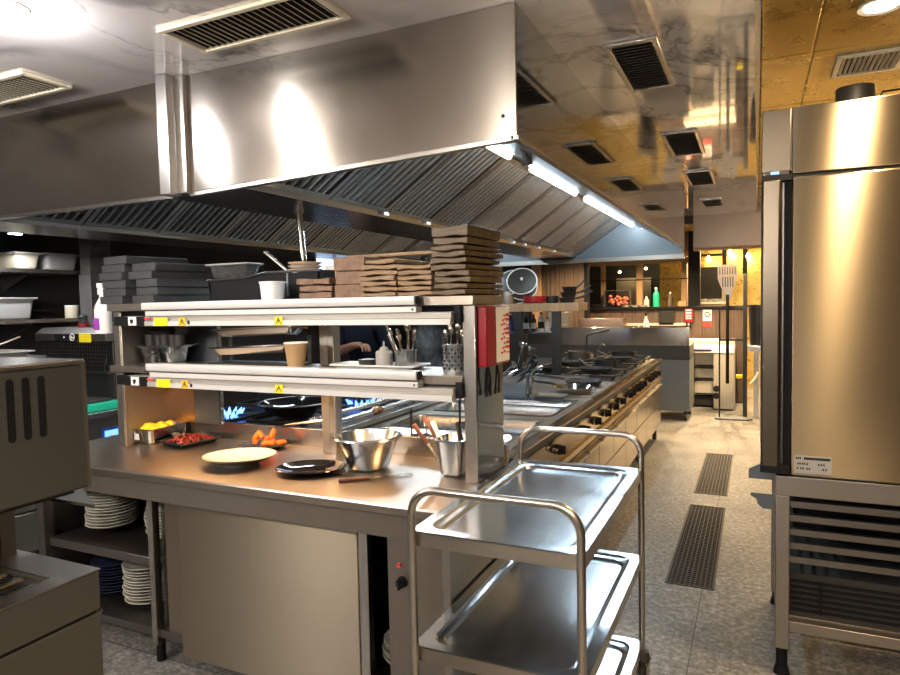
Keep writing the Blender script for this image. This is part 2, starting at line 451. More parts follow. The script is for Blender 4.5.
square_vent(-.515,-.325,2.47,3.06,CZ,'nearest square louvred vent in the marble ceiling over the aisle',18,group='aisle ceiling vents')
square_vent(-.50,-.30,3.92,4.57,CZ,'second louvred vent from the front in the marble ceiling over the aisle',18,group='aisle ceiling vents')
square_vent(-.50,-.30,5.20,5.85,CZ,'third louvred vent from the front in the marble ceiling over the aisle',18,group='aisle ceiling vents')
square_vent(-.50,-.30,6.75,7.3,CZ,'farthest louvred vent in the marble ceiling over the aisle',16,group='aisle ceiling vents')
square_vent(-1.82,-1.19,1.62,1.84,CZ,'wide cream slatted vent in the marble ceiling before the steel hood',22,'cream',along='y')
square_vent(-3.22,-2.58,1.65,1.86,CZ,'cream slatted ceiling vent near the round downlight',22,'cream',along='y')
square_vent(.30,.56,3.22,3.50,CZ+.06,'brass coloured slatted vent in the gold leaf ceiling',11,'cream',along='y')

# downlights
def downlight(x,y,z,label,mat,power,col,size=120,group=None,r=.052,soft=.05):
    t = thing('downlight', label, 'downlight', (x,y,z-.006), group)
    MB().lathe([(r,-.002),(r+.018,-.006),(r+.018,0),(r,.0)],(x,y,z),24).build('trim_ring', M['white'], t)
    MB().lathe([(0,-.0022),(r,-.0022)],(x,y,z),24).build('lamp_lens', M[mat], t)
    l = bpy.data.lights.new('downlight_beam','POINT' if mat == 'lamp_cool' else 'SPOT'); l.energy = power; l.color = col; l.shadow_soft_size = soft
    if l.type == 'SPOT': l.spot_size = math.radians(size); l.spot_blend = .6
    o = bpy.data.objects.new('downlight_beam', l); COL.objects.link(o); o.parent = t; o.location = (0,0,-.07 if mat == 'lamp_cool' else -.02)
    return t
WARM = (1.0,.70,.38); NEU = (.97,.97,1.0); COOL = (.90,.95,1.0)
downlight(-2.09,1.29,CZ,'round white downlight in the marble ceiling by the cream vents','lamp_cool',6,NEU,125,soft=.03)
downlight(-2.74,1.22,CZ,'round white downlight in the marble ceiling left of its twin','lamp_cool',6,NEU,125,soft=.03)
downlight(.385,2.74,CZ+.06,'round downlight in the gold leaf ceiling nearest the camera','lamp_warm',60,WARM,130,'gold ceiling downlights')
for y,pw,cl in ((4.7,50,(1,.88,.72)),(6.6,75,WARM)): downlight(.75,y,CZ+.06,'round downlight in the gold leaf ceiling over the back of the aisle','lamp_warm',pw,cl,130,'gold ceiling downlights')
# lamps added unseen behind the viewer, brightening the ceiling and cabinet fronts
for x,y in ((-3.4,-.6),(-1.7,-.9),(-.2,-.9)):
    t = thing('fill_globe_lamp','added opal globe lamp, unseen behind the viewer, hung low to brighten the ceiling','lamp',(x,y,CZ-.45),'added globe lamps')
    MB().lathe([(0,-.09),(.045,-.078),(.078,-.045),(.09,0),(.078,.045),(.045,.078),(.02,.088),(0,.088)],(x,y,CZ-.36),24).build('globe', M['globe'], t)
    MB().cyl((x,y,CZ-.275),(x,y,CZ),.006,n=8).build('cord', M['black'], t)
downlight(.75,.2,CZ+.06,'warm round downlight in the gold ceiling over the front of the kitchen','lamp_warm',120,WARM,130)
for x,y in ((-.35,9.0),(-.6,10.8),(.4,10.6),(-2.3,8.7),(-1.5,9.7)): downlight(x,y,CZ+.06,'warm round downlight over the far end of the room','lamp_warm',290 if x > -1 else 170,WARM,130,'far downlights')

t = thing('fill_wall_lamp','unseen brass coloured uplight added behind the tall cabinet to light the gold ceiling','lamp',(1.3,4.1,2.2))  # unseen uplight, added to brighten the gold ceiling
MB().lathe([(0,0),(.05,.02),(.07,.10),(.06,.10),(.045,.025),(0,.01)],(1.27,4.1,2.2),20).build('bowl', M['brownsteel'], t)
MB().box(1.27,1.35,4.08,4.12,2.21,2.25).build('bracket', M['brownsteel'], t)
MB().lathe([(0,.02),(.03,.04),(.035,.07),(0,.095)],(1.27,4.1,2.2),14).build('bulb', M['bulb'], t)
t = thing('wall_spot','small white spot lamp above the shelves of the charcoal wall','lamp',(-4.75,2.93,2.10))
MB().box(-5.3,-4.73,2.91,2.95,2.17,2.20).build('arm', M['black'], t)
MB().cyl((-4.75,2.93,2.17),(-4.75,2.93,2.125),.03,.045,16).build('shade', M['white'], t)
MB().lathe([(0,2.1245),(.04,2.1245)],(-4.75,2.93,0),16).build('lamp_lens', M['lamp_cool'], t)
l = bpy.data.lights.new('spot_beam','SPOT'); l.energy = 22; l.color = COOL; l.spot_size = math.radians(150); l.spot_blend = .5; l.shadow_soft_size = .04
o = bpy.data.objects.new('spot_beam', l); COL.objects.link(o); o.parent = t; o.location = (0,0,.015)
l = bpy.data.lights.new('uplight_glow','POINT'); l.energy = 70; l.color = WARM; l.shadow_soft_size = .04
o = bpy.data.objects.new('uplight_glow', l); COL.objects.link(o); o.parent = bpy.data.objects['fill_wall_lamp']; o.location = (-.03,0,.14)
# floor drains
def drain(y0,y1,label):
    x0,x1 = -.455,-.20
    t = thing('floor_drain', label, 'drain', ((x0+x1)/2,(y0+y1)/2,0), 'floor drains in the aisle')
    mb = MB(); w=.012
    mb.box(x0,x1,y0,y0+w,0,.004); mb.box(x0,x1,y1-w,y1,0,.004); mb.box(x0,x0+w,y0,y1,0,.004); mb.box(x1-w,x1,y0,y1,0,.004)
    mb.build('frame', M['gunmetal'], t)
    MB().box(x0+w,x1-w,y0+w,y1-w,0,.0008).build('channel', M['black'], t)
    mb = MB(); n = int((y1-y0)/.028)
    for i in range(n):
        y = y0+w+(i+.5)*(y1-y0-2*w)/n; mb.box(x0+w,x1-w,y-.0045,y+.0045,.0012,.0038)
    for i in range(9):
        x = x0+w+(i+.5)*(x1-x0-2*w)/9; mb.box(x-.003,x+.003,y0+w,y1-w,.001,.0037)
    mb.build('grating', M['iron'], t)
drain(3.71,5.22,'nearer long dark floor drain grating in the stone aisle floor')
drain(5.54,7.02,'farther long dark floor drain grating in the stone aisle floor')

# ================================================================== EXHAUST HOOD
HY0, HY1 = 1.99, 7.28
hood = thing('exhaust_hood', 'large stainless steel extraction hood over the cooking lines, hung from the marble ceiling', 'extractor hood', (-2.2,HY0,2.05))
XR = -.685; ZB = 2.10; ZL = 2.045
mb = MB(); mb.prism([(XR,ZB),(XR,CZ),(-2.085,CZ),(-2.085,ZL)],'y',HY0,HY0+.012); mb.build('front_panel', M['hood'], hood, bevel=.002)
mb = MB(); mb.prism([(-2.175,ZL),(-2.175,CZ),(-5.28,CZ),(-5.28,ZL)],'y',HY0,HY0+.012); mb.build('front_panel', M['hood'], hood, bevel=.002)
# cover strip standing proud between both panels, with a return on its right
mb = MB(); mb.box(-2.185,-2.125,HY0-.06,HY0,ZL-.01,CZ); mb.box(-2.125,-2.075,HY0-.022,HY0,ZL-.004,CZ)
mb.build('cover_strip', M['steel'], hood, bevel=.003)
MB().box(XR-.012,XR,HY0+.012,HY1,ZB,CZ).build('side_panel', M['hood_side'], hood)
mb = MB(); mb.box(XR-.02,XR+.004,HY0,HY1,ZB-.012,ZB); mb.build('bottom_trim', M['steel'], hood)
mb = MB(); mb.prism([(XR-.012,ZB-.014),(XR-.012,ZB),(-2.085,ZL),(-2.085,ZL-.014)],'y',HY0,HY0+.03); mb.box(-5.28,-2.175,HY0,HY0+.03,ZL-.014,ZL); mb.build('bottom_trim', M['steel'], hood)
MB().cyl((XR-.045,HY0-.002,2.165),(XR-.045,HY0,2.165),.006,n=8).build('rivet', M['black'], hood)
# gutters
for gx in (-1.83,-3.55):
    mb = MB(); mb.prism([(gx,2.045),(gx+.015,2.085),(gx-.0,2.085),(gx-.02,2.06),(gx-.42,2.06),(gx-.42,2.10),(gx-.44,2.10),(gx-.44,2.045)],'y',HY0+.03,HY1); mb.build('grease_gutter', M['steely'], hood)
    # inner upper slope and lamp housing
    ax = gx+.53
    rx = XR-.012 if gx > -2 else -2.27
    mb = MB(); mb.prism([(ax,2.42),(ax+.02,2.42),(rx,2.12),(rx,2.105)],'y',HY0+.012,HY1); mb.build('inner_baffle', M['dsteel'], hood)
    # baffle filters
    n = 10; w = (HY1-HY0-.05)/n
    p0 = Vector((gx+.02,0,2.075)); p1 = Vector((ax,0,2.42)); d = (p1-p0); L = d.length; d.normalize(); nrm = Vector((d.z,0,-d.x))
    for i in range(n):
        y0 = HY0+.04+i*w; mb = MB()
        mat3 = Matrix((( d.x,0,nrm.x,p0.x),(0,1,0,0),(d.z,0,nrm.z,p0.z),(0,0,0,1)))
        gapf = .012
        bk = MB(); bk.box(.02,L-.02,y0+gapf/2+.01,y0+w-gapf/2-.01,-.012,-.006,mat3)
        mb.box(0,.03,y0+gapf/2,y0+w-gapf/2,-.006,.012,mat3); mb.box(L-.03,L,y0+gapf/2,y0+w-gapf/2,-.006,.012,mat3)
        mb.box(.03,L-.03,y0+gapf/2,y0+.035,-.006,.012,mat3); mb.box(.03,L-.03,y0+w-.035,y0+w-gapf/2,-.006,.012,mat3)
        ns = 8; sw = (w-.08)/ns
        for k in range(ns):
            yy = y0+.04+k*sw
            mb.prism([(yy+sw*.15,-.002),(yy+sw*.22,.012),(yy+sw*.42,.013),(yy+sw*.55,-.002)],'x',.03,L-.03,mat3)
        fo = mb.build('baffle_filter', M['filter'], hood); bk.build('filter_backing', M['gunmetal'], fo)
    # fluorescent lamps just under the apex on the inner baffle
    bd = Vector((rx-ax-.02,0,-.3)).normalized()
    for (a,b) in ((2.35,3.35),(3.75,4.75),(5.1,6.1),(6.25,7.15)):
        lx = ax+.10; lz = 2.365
        mb = MB(); mb.box(lx-.045,lx+.05,a-.06,b+.06,lz-.004,lz+.03); lh = mb.build('lamp_housing', M['steel'], hood)
        MB().cyl((lx,a,lz-.015),(lx,b,lz-.015),.016,n=12).build('tube_lamp', M['tube_light'], lh)
# closing panel at the far end of the hood
mb = MB(); mb.prism([(-1.85,2.05),(-1.30,2.415),(XR-.01,2.11),(XR-.01,2.03),(-1.85,2.03)],'y',HY1-.02,HY1-.006)
mb.build('end_panel', M['graypanel'], hood)
mb = MB(); mb.prism([(-4.0,2.03),(-4.0,2.05),(-3.0,2.415),(-2.25,2.12),(-2.25,2.16),(-1.85,2.16),(-1.85,2.0),(-4,2.0)],'y',HY1-.02,HY1-.006)
mb.build('end_panel', M['graypanel'], hood)
MB().box(-5.2,XR,HY1-.04,HY1+.02,1.985,2.03).build('bottom_trim', M['brownsteel'], hood)
# fire suppression pipe with nozzles in the near end of the hood
mb = MB(); mb.tube([(-.86,2.55,2.30),(-.86,2.55,2.20),(-.86,2.62,2.165)],.011,10); mb.cyl((-.86,2.62,2.175),(-.86,2.65,2.15),.02,.014,12); mb.cyl((-.86,2.55,2.305),(-.86,2.55,2.26),.022,n=10); mb.box(-.80,-.69,2.5,2.85,2.16,2.20); mb.box(-.90,-.70,2.53,2.57,2.29,2.31)
mb.build('suppression_nozzle', M['dsteel'], hood)
mb = MB(); mb.tube([(-2.055,2.65,2.06),(-2.035,2.65,1.83),(-2.03,2.65,1.79),(-1.98,2.65,1.745)],.016,14); mb.cyl((-2.055,2.65,2.06),(-2.054,2.65,2.03),.026,n=14)
mb.build('drain_pipe', M['pol'], hood)
for (y,) in ((3.05,),(3.55,),(4.2,),(5.1,),(5.4,),(5.8,),(6.3,)):
    MB().box(-1.835,-1.80,y,y+.05,2.052,2.08).build('filter_clip', M['alu'], hood)
# ================================================================== PASS COUNTER
CX0, CX1, CY0, CY1 = -3.14, -.935, 1.875, 2.56
pc = thing('pass_counter', 'long stainless steel kitchen pass counter with sliding doors and an open plate bay', 'counter', (-2.0,2.2,0))
mb = MB(); mb.prism([(CY0,.868),(CY0,.894),(CY0+.006,.90),(CY1,.90),(CY1,.868)],'x',CX0,CX1); mb.build('worktop', M['steelx'], pc, bevel=.002)
mb = MB(); mb.box(CX0,CX1,CY1-.022,CY1,.90,.985); mb.build('rear_upstand', M['steel'], pc, bevel=.002)
MB().box(CX0+.01,CX1-.005,CY0+.035,CY1,.775,.868).build('apron', M['brownsteel'], pc)
mb = MB(); mb.box(CX0,CX0+.05,CY0+.09,CY0+.14,.0,.775); mb.box(CX0,CX0+.02,CY0+.14,CY1,.1,.775); mb.build('side_panel', M['dsteel'], pc)
mb = MB(); mb.box(-.965,CX1-.003,CY0+.09,CY1,.07,.775); mb.build('side_panel', M['steel'], pc)
mb = MB(); mb.box(CX0+.02,-.965,CY1-.03,CY1,.1,.775); mb.build('back_panel', M['dsteel'], pc)
# open bay on the left with a middle shelf
mb = MB(); mb.box(CX0+.05,-2.385,CY0+.115,CY1-.03,.445,.485); mb.build('shelf', M['dsteel'], pc, bevel=.002)
mb = MB(); mb.box(CX0+.05,-.97,CY0+.125,CY1-.03,.125,.16); mb.build('bottom_shelf', M['dsteel'], pc, bevel=.002)
mb = MB(); mb.box(-2.405,-2.375,CY0+.105,CY0+.14,.10,.775); mb.box(-2.385,-2.36,CY0+.16,CY1-.03,.16,.775); mb.build('divider_post', M['steel'], pc)
MB().box(-2.36,-1.18,CY1-.2,CY1-.03,.16,.77).build('rear_partition', M['black'], pc)
# sliding doors
mb = MB(); mb.box(-2.335,-2.0,CY0+.135,CY0+.16,.115,.775); mb.build('sliding_door', M['doorsteel'], pc, bevel=.003)
mb = MB(); mb.box(-2.215,-1.315,CY0+.095,CY0+.125,.09,.757); mb.build('sliding_door', M['doorsteel'], pc, bevel=.004)
MB().box(-1.315,-1.275,CY0+.10,CY0+.135,.09,.757).build('door_edge', M['steel'], pc, bevel=.003)
# control panel on the right
mb = MB(); mb.box(-1.165,-.965,CY0+.09,CY0+.13,.07,.775); mb.box(-1.19,-1.165,CY0+.10,CY0+.16,.07,.775); cp = mb.build('control_panel', M['brownsteel'], pc, bevel=.002)
mb = MB(); mb.cyl((-1.125,CY0+.09,.60),(-1.125,CY0+.068,.60),.021,.017,18); mb.box(-1.129,-1.121,CY0+.058,CY0+.07,.582,.618); mb.build('thermostat_knob', M['black'], cp)
MB().cyl((-1.125,CY0+.067,.60),(-1.125,CY0+.064,.60),.009,n=12).build('knob_cap', M['pol'], cp)
MB().cyl((-1.135,CY0+.09,.66),(-1.135,CY0+.082,.66),.008,n=12).build('pilot_lamp', M['redink'], cp)
for x in (CX0+.06,-2.42,-1.25,-.99):
    MB().cyl((x,CY0+.16,0),(x,CY0+.16,.125),.02,n=14).build('foot', M['black'], pc)
    MB().cyl((x,CY1-.06,0),(x,CY1-.06,.125),.02,n=14).build('foot', M['black'], pc)

# ------------------------------------------------------------------ heated gantry over the counter
ga = thing('heated_gantry', 'two tier stainless steel heated gantry standing on the pass counter', 'gantry', (-2.0,2.35,.90))
ST = 1.604; SM = 1.305
mb = MB(); mb.box(-2.865,-.935,2.20,2.50,1.567,ST); mb.build('top_shelf', M['steelx'], ga, bevel=.003)
mb = MB(); mb.box(-2.865,-.985,2.20,2.50,1.270,SM); mb.build('middle_shelf', M['steelx'], ga, bevel=.003)
mb = MB(); mb.box(-.985,-.935,2.215,2.497,.9,1.567); ep = mb.build('end_post', M['steel'], ga, bevel=.003); MB().box(-.936,-.934,2.222,2.494,.905,1.56).build('side_plate', M['post_reflection'], ep)  # thin side plate carries the painted blue reflection
mb = MB(); mb.box(-2.87,-2.825,2.22,2.49,.9,1.567); mb.box(-2.825,-2.815,2.22,2.235,.9,1.567); mb.build('end_post', M['brownsteel'], ga, bevel=.003)
mb = MB(); mb.box(-1.80,-1.755,2.44,2.49,.9,1.27); mb.box(-1.80,-1.755,2.44,2.49,SM,1.567); mb.build('centre_post', M['brownsteel'], ga, bevel=.003)
mb = MB(); mb.box(-1.755,-1.72,2.435,2.49,.9,1.27); mb.box(-1.755,-1.72,2.435,2.49,SM,1.567); mb.build('centre_post', M['steel'], ga, bevel=.003)
mb = MB(); mb.box(-2.85,-2.445,2.478,2.492,SM,1.567); mb.build('back_panel', M['bluesteel'], ga)
mb = MB(); mb.box(-2.85,-2.445,2.478,2.492,.985,1.27); mb.build('back_panel', M['bluesteel'], ga)
mb = MB(); mb.box(-2.448,-2.438,2.470,2.492,.985,1.27); mb.box(-2.448,-2.438,2.470,2.492,SM,1.567); mb.build('panel_edge', M['pol'], ga)
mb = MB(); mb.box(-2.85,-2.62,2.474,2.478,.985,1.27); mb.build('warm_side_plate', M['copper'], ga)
def lampbar(zt, xa, xb, label_off=0):
    # glide rail, stepped aluminium lamp housing with its glowing strip
    lb = MB(); lb.prism([(2.15,zt),(2.20,zt),(2.20,zt-.034),(2.152,zt-.034),(2.148,zt-.026),(2.148,zt-.006)],'x',xa,xb)
    o = lb.build('glide_rail', M['alu'], ga, bevel=.002)
    for x in (xb,): MB().cyl((xb,2.172,zt-.017),(xb+.006,2.172,zt-.017),.0165,n=16).build('end_cap', M['black'], o)
    o2 = MB().prism([(2.152,zt-.040),(2.20,zt-.040),(2.20,zt-.062),(2.152,zt-.062)],'x',xa+.02,xb+.005).build('lamp_cover', M['alu'], ga, bevel=.002)
    MB().cyl((xb-.01,2.152,zt-.051),(xb-.01,2.150,zt-.051),.004,n=8).build('screw', M['black'], o2)
    mb = MB()
    mb.prism([(2.165,zt-.062),(2.32,zt-.062),(2.32,zt-.100),(2.30,zt-.100),(2.30,zt-.085),(2.19,zt-.085),(2.19,zt-.108),(2.158,zt-.108),(2.158,zt-.086),(2.165,zt-.084)],'x',-2.72,-1.008)
    o3 = mb.build('heat_lamp_housing', M['alu2'], ga, bevel=.001)
    mb = MB(); mb.box(-2.52,-1.008,2.1545,2.158,zt-.108,zt-.087); mb.build('front_lip', M['alu'], ga)
    MB().box(-1.008,-.985,2.19,2.26,zt-.10,zt-.04).build('cable_box', M['black'], ga)
    MB().box(-2.73,-2.58,2.155,2.1625,zt-.107,zt-.063).build('control_box', M['black'], ga)
    MB().box(-2.80,-2.73,2.17,2.30,zt-.107,zt-.063).build('control_box', M['black'], ga)
    s = MB().box(-2.680,-2.628,2.1525,2.156,zt-.105,zt-.064).build('switch_plate', M['paper'], ga)
    mb = MB(); mb.cyl((-2.655,2.1525,zt-.084),(-2.655,2.149,zt-.084),.009,n=10); mb.box(-2.658,-2.652,2.146,2.1525,zt-.096,zt-.078); mb.box(-2.670,-2.655,2.151,2.1525,zt-.084,zt-.080); mb.build('rocker_switch', M['ink'], s)
    MB().box(-2.575,-2.535,2.153,2.156,zt-.078,zt-.070).build('red_tag', M['redink'], ga)
    # stickers
    st = MB().box(-2.510,-2.425,2.1525,2.1545,zt-.107,zt-.070).build('warning_sticker', M['yellow'], ga)
    mb = MB()
    for k in range(3):
        z = zt-.078-k*.010
        for j in range(5 if k != 1 else 4): mb.box(-2.502+j*.015,-2.491+j*.015,2.1518,2.1525,z-.0025,z)
    mb.build('print', M['orange_y'], st)
    for xs in ((-2.335,-1.79) if zt > 1.5 else (-2.335,-1.80)):
        s2 = MB().box(xs-.020,xs+.020,2.1525,2.1545,zt-.107,zt-.072).build('warning_sticker', M['orange_y'] if xs<-2.0 else M['yellow'], ga)
        mb = MB()
        mb.prism([(xs-.017,zt-.104),(xs,zt-.074),(xs+.017,zt-.104),(xs+.011,zt-.101),(xs,zt-.081),(xs-.011,zt-.101)],'y',2.1515,2.1525)
        mb.box(xs-.0018,xs+.0018,2.1515,2.1525,zt-.096,zt-.086); mb.box(xs-.0018,xs+.0018,2.1515,2.1525,zt-.100,zt-.0975)
        mb.build('print', M['ink'], s2)
    MB().box(-2.300,-2.290,2.150,2.1545,zt-.100,zt-.085).build('switch', M['ink'], ga)
    MB().box(-2.60,-1.05,2.215,2.285,zt-.0855,zt-.083).build('heat_strip', M['lamp_heat' if zt < 1.5 else 'lamp_off'], ga)
lampbar(1.606,-2.585,-1.15)
lampbar(1.323,-2.575,-1.15)
MB().box(-2.865,-2.62,2.185,2.20,1.275,SM).build('shelf_front', M['brownsteel'], ga)
MB().box(-2.865,-2.62,2.185,2.20,1.570,ST).build('shelf_front', M['brownsteel'], ga)

# fire blanket on the post
fb = thing('fire_blanket', 'red fire blanket box with a white front and black pull straps, on the gantry post', 'fire blanket', (-.92,2.36,1.33))
mb = MB(); mb.box(-.935,-.897,2.235,2.475,1.335,1.562); mb.build('case', M['red'], fb, bevel=.006)
MB().box(-.897,-.8955,2.33,2.470,1.345,1.556).build('front_label', M['paper'], fb)
mb = MB()
for k in range(9):
    y = 2.375+ (k%3)*.016; z = 1.375+k*.018
    mb.box(-.8955,-.8948,2.436,2.468,z,z+.012 if k%3 else z+.005); mb.box(-.8955,-.8948,y,y+.022,z,z+.008); mb.box(-.8955,-.8948,y+.028,y+.05,z+.003,z+.012)
mb.build('print', M['redink'], fb)
for y in (2.285,2.375):
    mb = MB(); mb.tube([(-.915,y,1.338),(-.912,y-.012,1.29),(-.914,y-.022,1.235)],.004,6); mb.tube([(-.915,y,1.338),(-.910,y+.012,1.29),(-.914,y+.018,1.235)],.004,6)
    mb.box(-.917,-.911,y-.028,y-.012,1.222,1.245); mb.box(-.917,-.911,y+.010,y+.025,1.222,1.245)
    mb.build('pull_strap', M['black'], fb)

# ------------------------------------------------------------------ plates in the open bay
def plate_mb(r, h=.022, rim=.010):
    return MB().lathe([(0,.004),(r*.55,.004),(r*.60,.0),(r*.64,.004),(r*.75,.009),(r,h-.002),(r+.002,h),(r-.002,h+.002),(r*.76,.013),(r*.62,.008),(0,.008)],(0,0,0),30)
def plate_stack(x,y,z,r,n,mat,what,place_,group,step=.0125,cat='plate'):
    first = None
    for i in range(n):
        lab = f'{what} {place_}, {ordn(i,n)}'
        if first is None:
            o = plate_mb(r).build('dinner_plate', M[mat]); first = o
            tag(o, lab, cat, group)
        else:
            o = first.copy(); COL.objects.link(o); o['label'] = lab; o['group'] = group
        o.location = (x+random.uniform(-.006,.006), y+random.uniform(-.006,.006), z+.0002+i*step)
        o.rotation_euler = (0,0,random.random()*6)
plate_stack(-2.885,2.175,.515,.115,13,'china','white plate','in the tall stack on the middle shelf','plates on the middle shelf',.0150)
plate_stack(-2.70,2.36,.515,.085,9,'china','small white plate','in the rear stack on the middle shelf','small plates on the middle shelf',.0150)
plate_stack(-2.50,2.16,.515,.085,9,'china','small white plate','in the stack against the bay divider','small plates by the divider',.0150)
plate_stack(-2.69,2.215,.16,.115,12,'china','white plate','in the stack on the bottom shelf','plates on the bottom shelf',.0150)
plate_stack(-2.945,2.235,.16,.115,10,'chinablue','dark blue plate','in the stack on the bottom shelf','blue plates on the bottom shelf',.0150)
plate_stack(-1.24,2.22,.16,.11,6,'china','plate','behind the gap of the sliding doors','plates behind the sliding doors',.0150)

# ------------------------------------------------------------------ things on the worktop
WZ = .9005
t = thing('gastronorm_pan', 'deep steel pan of lemons at the gantry end of the worktop', 'pan', (-2.775,2.395,WZ))
PM = T(-2.775,2.395,WZ,rz=.05)
MB().pan(-.075,.075,-.135,.130,.081,.080,.010,rad=.025,slope=.006,M=PM).build('body', M['pol'], t)
MB().box(-.050,-.020,-.1245,-.1225,.025,.065,PM).build('torn_label', M['paper'], t)
lem = None
for i,(a,b) in enumerate(((.0,-.052),(-.016,-.010),(.018,-.02),(-.016,.035),(.016,.03),(.0,.075))):
    p = PM @ Vector((a,b,.055+.008*(i%2)))
    if lem is None:
        lem = MB().lathe([(0,-.037),(.008,-.034),(.024,-.024),(.030,0),(.024,.024),(.008,.034),(.005,.038),(0,.039)],(0,0,0),16).build('lemon', M['lemon']); o = lem
        tag(o,'yellow lemon heaped in the deep steel pan','lemon','lemons in the pan')
    else:
        o = lem.copy(); COL.objects.link(o)
    o.location = p; o.rotation_euler = (1.4, random.uniform(-.4,.4), random.uniform(-.5,.5))
# chilli tray
CM = T(-2.575,2.395,WZ,rz=-.15)
t = thing('baking_tray', 'shallow black tray heaped with red chillies on the worktop', 'tray', (-2.575,2.395,WZ))
MB().pan(-.10,.10,-.115,.115,.022,.02,.006,rad=.012,slope=.006,M=CM).build('body', M['iron'], t)
mb = MB(); random.seed(3)
for i in range(230):
    a,b = random.uniform(-.075,.075), random.uniform(-.09,.09); h = .006+.032*max(0,1-(a/.09)**2)*max(0,1-(b/.11)**2)*random.uniform(.55,1.1)
    l = random.uniform(.014,.026); an = random.random()*6.3; q = Vector((math.cos(an)*l/2, math.sin(an)*l/2, random.uniform(-.006,.006)))
    c = Vector((a,b,h+.003)); mb.tube([c-q, c+Vector((0,0,.002)), c+q],[.0028,.0042,.001],5,M=CM)
tag(mb.build('red_chillies', M['redc']), 'heap of small dried red chillies in the black tray', 'chillies', kind='stuff')
# carrots on small black dish
t = MB().lathe([(0,.004),(.055,.004),(.10,.018),(.104,.020),(.10,.022),(.055,.008),(0,.008)],(0,0,0),28,1.15,.8).build('serving_dish', M['iron']); tag(t,'small black oval dish under the orange vegetables','dish'); place(t,(-2.14,2.435,WZ),(0,0,.4))
car = None
for i,(a,b,h,ry,rz) in enumerate(((-.06,.0,.025,.5,.3),(-.02,.02,.028,1.2,1.0),(.03,.0,.026,1.5,-.4),(.065,.01,.024,1.5,.8),(-.035,-.02,.026,1.5,2.2),(.01,-.025,.024,1.4,.1),(.05,-.02,.026,1.5,1.6),(-.005,.0,.045,.9,2.8),(.03,.02,.043,.4,1.2))):
    if car is None:
        car = MB().lathe([(0,-.025),(.010,-.022),(.0145,-.008),(.013,.010),(.008,.023),(0,.026)],(0,0,0),12).build('roast_carrot', M['orange']); o = car
        tag(o,'chunk of bright orange roast carrot on the black dish','vegetable','carrots on the black dish')
    else: o = car.copy(); COL.objects.link(o)
    o.location = (-2.14+a, 2.435+b, WZ+h); o.rotation_euler = (0,ry,rz)
# big shallow dish, tilted on its foot
t = thing('oval_plate', 'large empty cream oval plate with a dark rim on the worktop', 'plate', (-2.02,2.19,WZ))
PR = T(0,0,.003)
MB().lathe([(0,.005),(.075,.005),(.082,0),(.088,.006),(.15,.030),(.168,.040),(.170,.043),(.166,.044),(.148,.036),(.085,.014),(0,.012)],(0,0,0),40,1.0,.86,M=T(-2.02,2.145,WZ,rz=.5,s=.93)).build('body', M['china'], t)
MB().lathe([(.1705,.0405),(.1718,.0432),(.1680,.0452),(.1655,.0446)],(0,0,0),40,1.0,.86,M=T(-2.02,2.145,WZ,rz=.5,s=.93)).build('rim_line', M['rimbrown'], t)
# dark glass plate
t = MB().lathe([(0,.004),(.07,.004),(.10,.010),(.13,.018),(.142,.022),(.145,.024),(.141,.026),(.128,.023),(.10,.015),(.07,.009),(0,.009)],(0,0,0),40,1.0,.8).build('glass_plate', M['darkglass']); tag(t,'black glossy round plate on the worktop before the steel bowl','plate'); place(t,(-1.645,2.15,WZ),(0,0,.45))
# steel bowl
bx,by = -1.455,2.285
t = thing('mixing_bowl', 'big flared stainless steel mixing bowl standing on the worktop', 'bowl', (bx,by,WZ))
MB().lathe([(0,.003),(.075,.003),(.085,.012),(.126,.132),(.140,.135),(.143,.132),(.139,.138),(.124,.137),(.081,.014),(.072,.006),(0,.006)],(bx,by,WZ),44).build('body', M['tray'], t)
# spatula with wooden handle lying in front
kx,ky = -1.355,2.13; KM = T(kx,ky,WZ+.006,rz=.72)
t = thing('palette_knife', 'steel palette knife with a reddish wooden handle lying by the steel bowl', 'knife', (kx,ky,WZ))
MB().box(.0,.17,-.013,.013,-.001,.001,KM).build('blade', M['steel'], t)
mb = MB(); mb.lathe([(0,-.12),(.008,-.118),(.0105,-.08),(.008,-.03),(.006,0),(0,.002)],(0,0,0),12,M=KM @ Matrix.Rotation(PI/2,4,'Y')); mb.build('handle', M['handlewood'], t)
kx,ky = -1.50,2.15; KM = T(kx,ky,WZ+.006,rz=-.25)
t = thing('serving_knife', 'short serving knife with a dark brown handle touching the foot of the steel bowl', 'knife', (kx,ky,WZ))
MB().box(.0,.12,-.009,.009,-.001,.001,KM).build('blade', M['dsteel'], t)
MB().lathe([(0,-.09),(.008,-.088),(.0095,-.05),(.006,0),(0,.002)],(0,0,0),12,M=KM @ Matrix.Rotation(PI/2,4,'Y')).build('handle', M['handlewood'], t)
